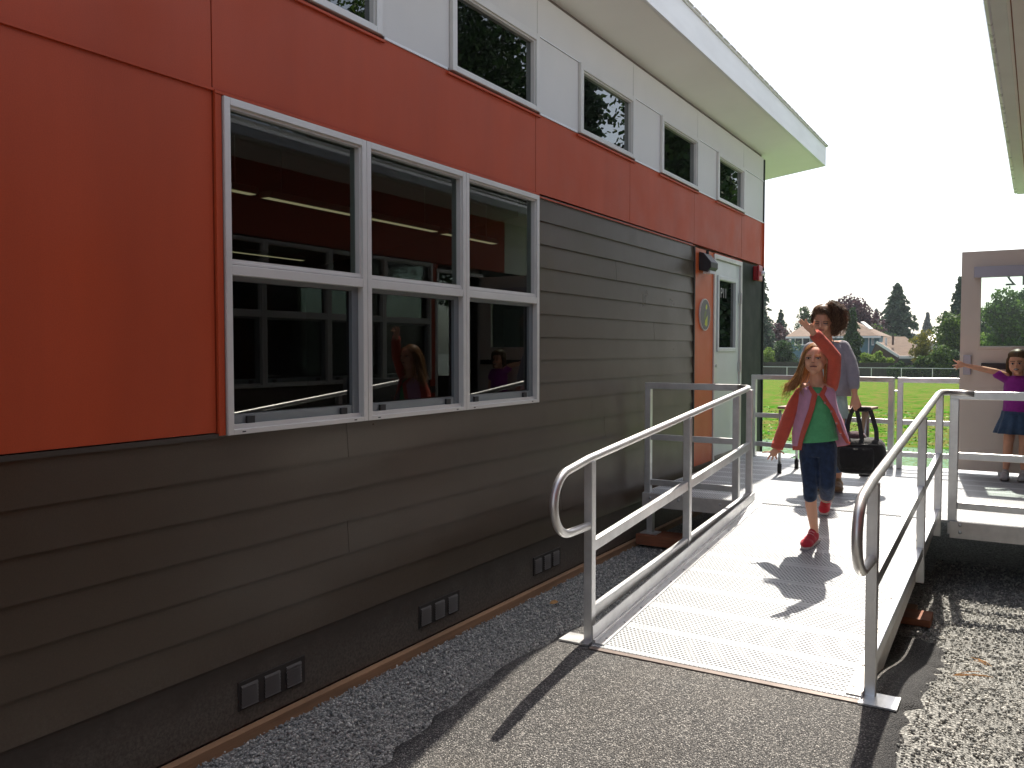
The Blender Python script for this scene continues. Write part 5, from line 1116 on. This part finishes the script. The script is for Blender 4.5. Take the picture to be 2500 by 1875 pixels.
for pts in (((1846, 879, -.05), (1838, 893, -.04), (1832, 915, -.03), (1829, 955, -.11)), ((1850, 880, -.06), (1857, 915, -.1), (1862, 950, -.13)), ((1880, 886, -.03), (1886, 905, -.04), (1893, 930, -.06), (1894, 960, -.12))):
    strap([w(*a) for a in pts]).build('strap', BK2, bag)
MB().tube([w(1846, 879, -.055), w(1858, 884, -.06), w(1870, 884, -.055), w(1881, 883, -.04)], [.014, .022, .022, .015], 10).build('handle_wrap', BK, bag, True)
MB().ball(q(1907, 1023, .02), (.02, .035, .022), 10, 8, Rb).build('corner_foot', BK2, bag, True)
# ---------------- small girl in purple
Pg = Fig(2195, 1034, 8.74); p_ = Pg.p; S, Fv = Pg.S, Pg.F; Rp = Matrix((S, -Fv, V((0, 0, 1)))).transposed()
sm = thing('person', (p_(2195, 1034).x, 8.74, .44), 'small girl in purple shirt and denim skirt pointing sideways before the open door', 'person')
mb = MB(); mb.ball(p_(2197, 778, .02), (.073, .088, .085), 18, 14, Rp); mb.ball(p_(2196, 792, -.02), (.060, .060, .058), 16, 12, Rp); limb(mb, [(p_(2197, 797, -.03), .042), (p_(2198, 803.5, -.05), .024)])
limb(mb, [(p_(2195, 783, -.070), .007), (p_(2194.5, 790, -.090), .0105)]); mb.ball(p_(2187, 794, -.05), .02, 10, 8); mb.ball(p_(2203, 793, -.05), .02, 10, 8)
limb(mb, [(p_(2200, 800, .03), .037), (p_(2201, 820, .04), .042)]); limb(mb, [(p_(2176, 823, .04), .034), (p_(2224, 823, .04), .034)])
mb.ball(p_(2199, 848, .04), (.085, .058, .11), 14, 10, Rp); mb.ball(p_(2199, 890, .04), (.085, .06, .09), 14, 10, Rp)
limb(mb, [(p_(2172, 812, .03), .034), (p_(2150, 803, .0), .029), (p_(2117, 796, -.02), .026), (p_(2086, 789, -.04), .017)])
T5 = lambda *q_: tuple(p_(*a) for a in q_)
hand(mb, Pg, p_(2086, 789, -.04), p_(2077, 788, -.045), [T5((2071, 784.5, -.05), (2065, 781, -.05), (2059.5, 777.5, -.05)), T5((2070, 787.5, -.05), (2064, 789, -.06), (2058, 790, -.06)), T5((2071, 790.5, -.05), (2065, 793.5, -.06), (2061, 795, -.05)), T5((2073, 792.5, -.045), (2068, 796, -.05), (2065, 799, -.045)), T5((2078, 784, -.05), (2073, 780.5, -.06), (2069, 779, -.065))], .016, .0095, .0068)
limb(mb, [(p_(2226, 826, .03), .034), (p_(2234, 862, .04), .028), (p_(2236, 895, .0), .018)]); hand(mb, Pg, p_(2236, 895, .0), p_(2236.5, 903, .0), [T5((2233 + 2 * k, 908, 0), (2233 + 2 * k, 914, 0), (2233.5 + 1.8 * k, 919, -.01)) for k in range(4)] + [T5((2231, 902, -.01), (2229, 907, -.02), (2229, 911, -.02))], .015, .009, .0065)
for hx, kx, ax in ((2184, 2178, 2172.5), (2214, 2212, 2211)): limb(mb, [(p_(hx, 915, .03), .055), (p_(kx, 957, -.01), .040), (p_(kx - 1, 975, .01), .040), (p_(ax, 1012, .02), .025)])
sb = organic('body', mb, SK3, sm, .0045, 5)
for px, py in ((2187.5, 786), (2202, 785.5)):
    e = p_(px, py, -.066); MB().ball(e, (.0125, .010, .007), 12, 8, Rp).build('eye', EYEW, sb, True); MB().ball(e + Fv * .0065, (.0066, .005, .0066), 10, 8, Rp).build('iris', EYED, sb, True)
    MB().tube([e + S * a + Fv * .008 + V((0, 0, .024 - abs(a) * .25)) for a in (-.018, -.006, .006, .018)], .003, 6).build('eyebrow', BRWN, sb, True)
    MB().tube([e + S * a + Fv * (.010 - abs(a) * .35) + V((0, 0, .008 - abs(a) * .2)) for a in (-.014, 0, .014)], .0022, 6).build('eyelid', EYED, sb, True)
mc = p_(2195, 798.2, -.079); MB().ball(mc, (.019, .009, .009), 12, 8, Rp).build('mouth', MOUTH, sb, True); MB().tube([mc + S * a + Fv * .0075 + V((0, 0, .003)) for a in (-.012, 0, .012)], .003, 6).build('teeth', TEETH, sb, True)
MB().tube([mc + S * a + Fv * (.006 - abs(a) * .3) + V((0, 0, -.0085 + abs(a) * .3)) for a in (-.019, -.009, 0, .009, .019)], .0035, 6).build('lips', LIP, sb, True)
C_pur = cloth('purple_jersey', (.30, .025, .27), .10); C_skirt = cloth('denim_skirt', (.040, .075, .135), .2)
mb = loft([(p_(2200, 811, .04), S * 14 * Pg.m, Fv * .045), (p_(2199, 817, .04), S * 27 * Pg.m, Fv * .065), (p_(2198, 835, .04), S * 31 * Pg.m, Fv * .078), (p_(2198, 865, .04), S * 31 * Pg.m, Fv * .08), (p_(2198, 897, .04), S * 34 * Pg.m, Fv * .088)])
limb(mb, [(p_(2176, 820, .035), .040), (p_(2155, 808, .01), .042)]); limb(mb, [(p_(2222, 821, .035), .040), (p_(2230, 838, .03), .042)])
organic('shirt', mb, C_pur, sm, .006, 4)
mb = MB(); n = 64; rws = [(888, 34, .085, 0), (900, 36, .10, .004), (918, 44, .125, .009), (936, 51, .15, .013)]; vs_ = []
for py, rp, ry, am in rws:
    for k in range(n): a = 2 * math.pi * k / n; f_ = am * math.sin(a * 11); vs_.append(p_(2197, py, .04) + S * (rp * Pg.m + f_) * math.cos(a) + Fv * (ry + f_) * math.sin(a))
mb.add(vs_, [(i * n + k, i * n + (k + 1) % n, (i + 1) * n + (k + 1) % n, (i + 1) * n + k) for i in range(3) for k in range(n)]); sk_ = mb.build('skirt', C_skirt, sm, True); md = sk_.modifiers.new('s', 'SOLIDIFY'); md.thickness = .004
C_snk = cloth('grey_sneaker', (.42, .38, .37), .25)
for ax in (2172.5, 2211): a = p_(ax, 1012, .0); shoe(sm, V((a.x, 8.80, .442)), V((a.x - .012, 8.615, .442)), .075, C_snk, SOLED, lace=TEETH)
mb = MB(); mb.ball(p_(2199, 774, .045), (.082, .088, .088), 16, 12, Rp); mb.ball(p_(2198.5, 767, .012), (.077, .080, .056), 16, 12, Rp); limb(mb, [(p_(2179, 778, .04), .022), (p_(2179, 800, .05), .024), (p_(2183, 815, .05), .018)]); limb(mb, [(p_(2219, 778, .04), .022), (p_(2220, 805, .05), .024)])
ph = organic('hair', mb, BRWN, sm, .006, 4); st = []
for i in range(12):
    a = i / 11; st.append(([p_(2201, 757.5, .0), p_(2188 - 4 * a, 762 + 4 * a, -.04 + .05 * a), p_(2178 - 1 * a, 780, -.02 + .05 * a), p_(2177, 803 + 5 * a, .0 + .04 * a)], 9, .0035)); st.append(([p_(2201, 757.5, .0), p_(2213 + 4 * a, 763 + 3 * a, -.04 + .05 * a), p_(2219, 782, -.02 + .05 * a), p_(2220, 805, .02)], 7, .0035))
strands('hair_strands', st, BRWN, ph, 12, .0028, .005)
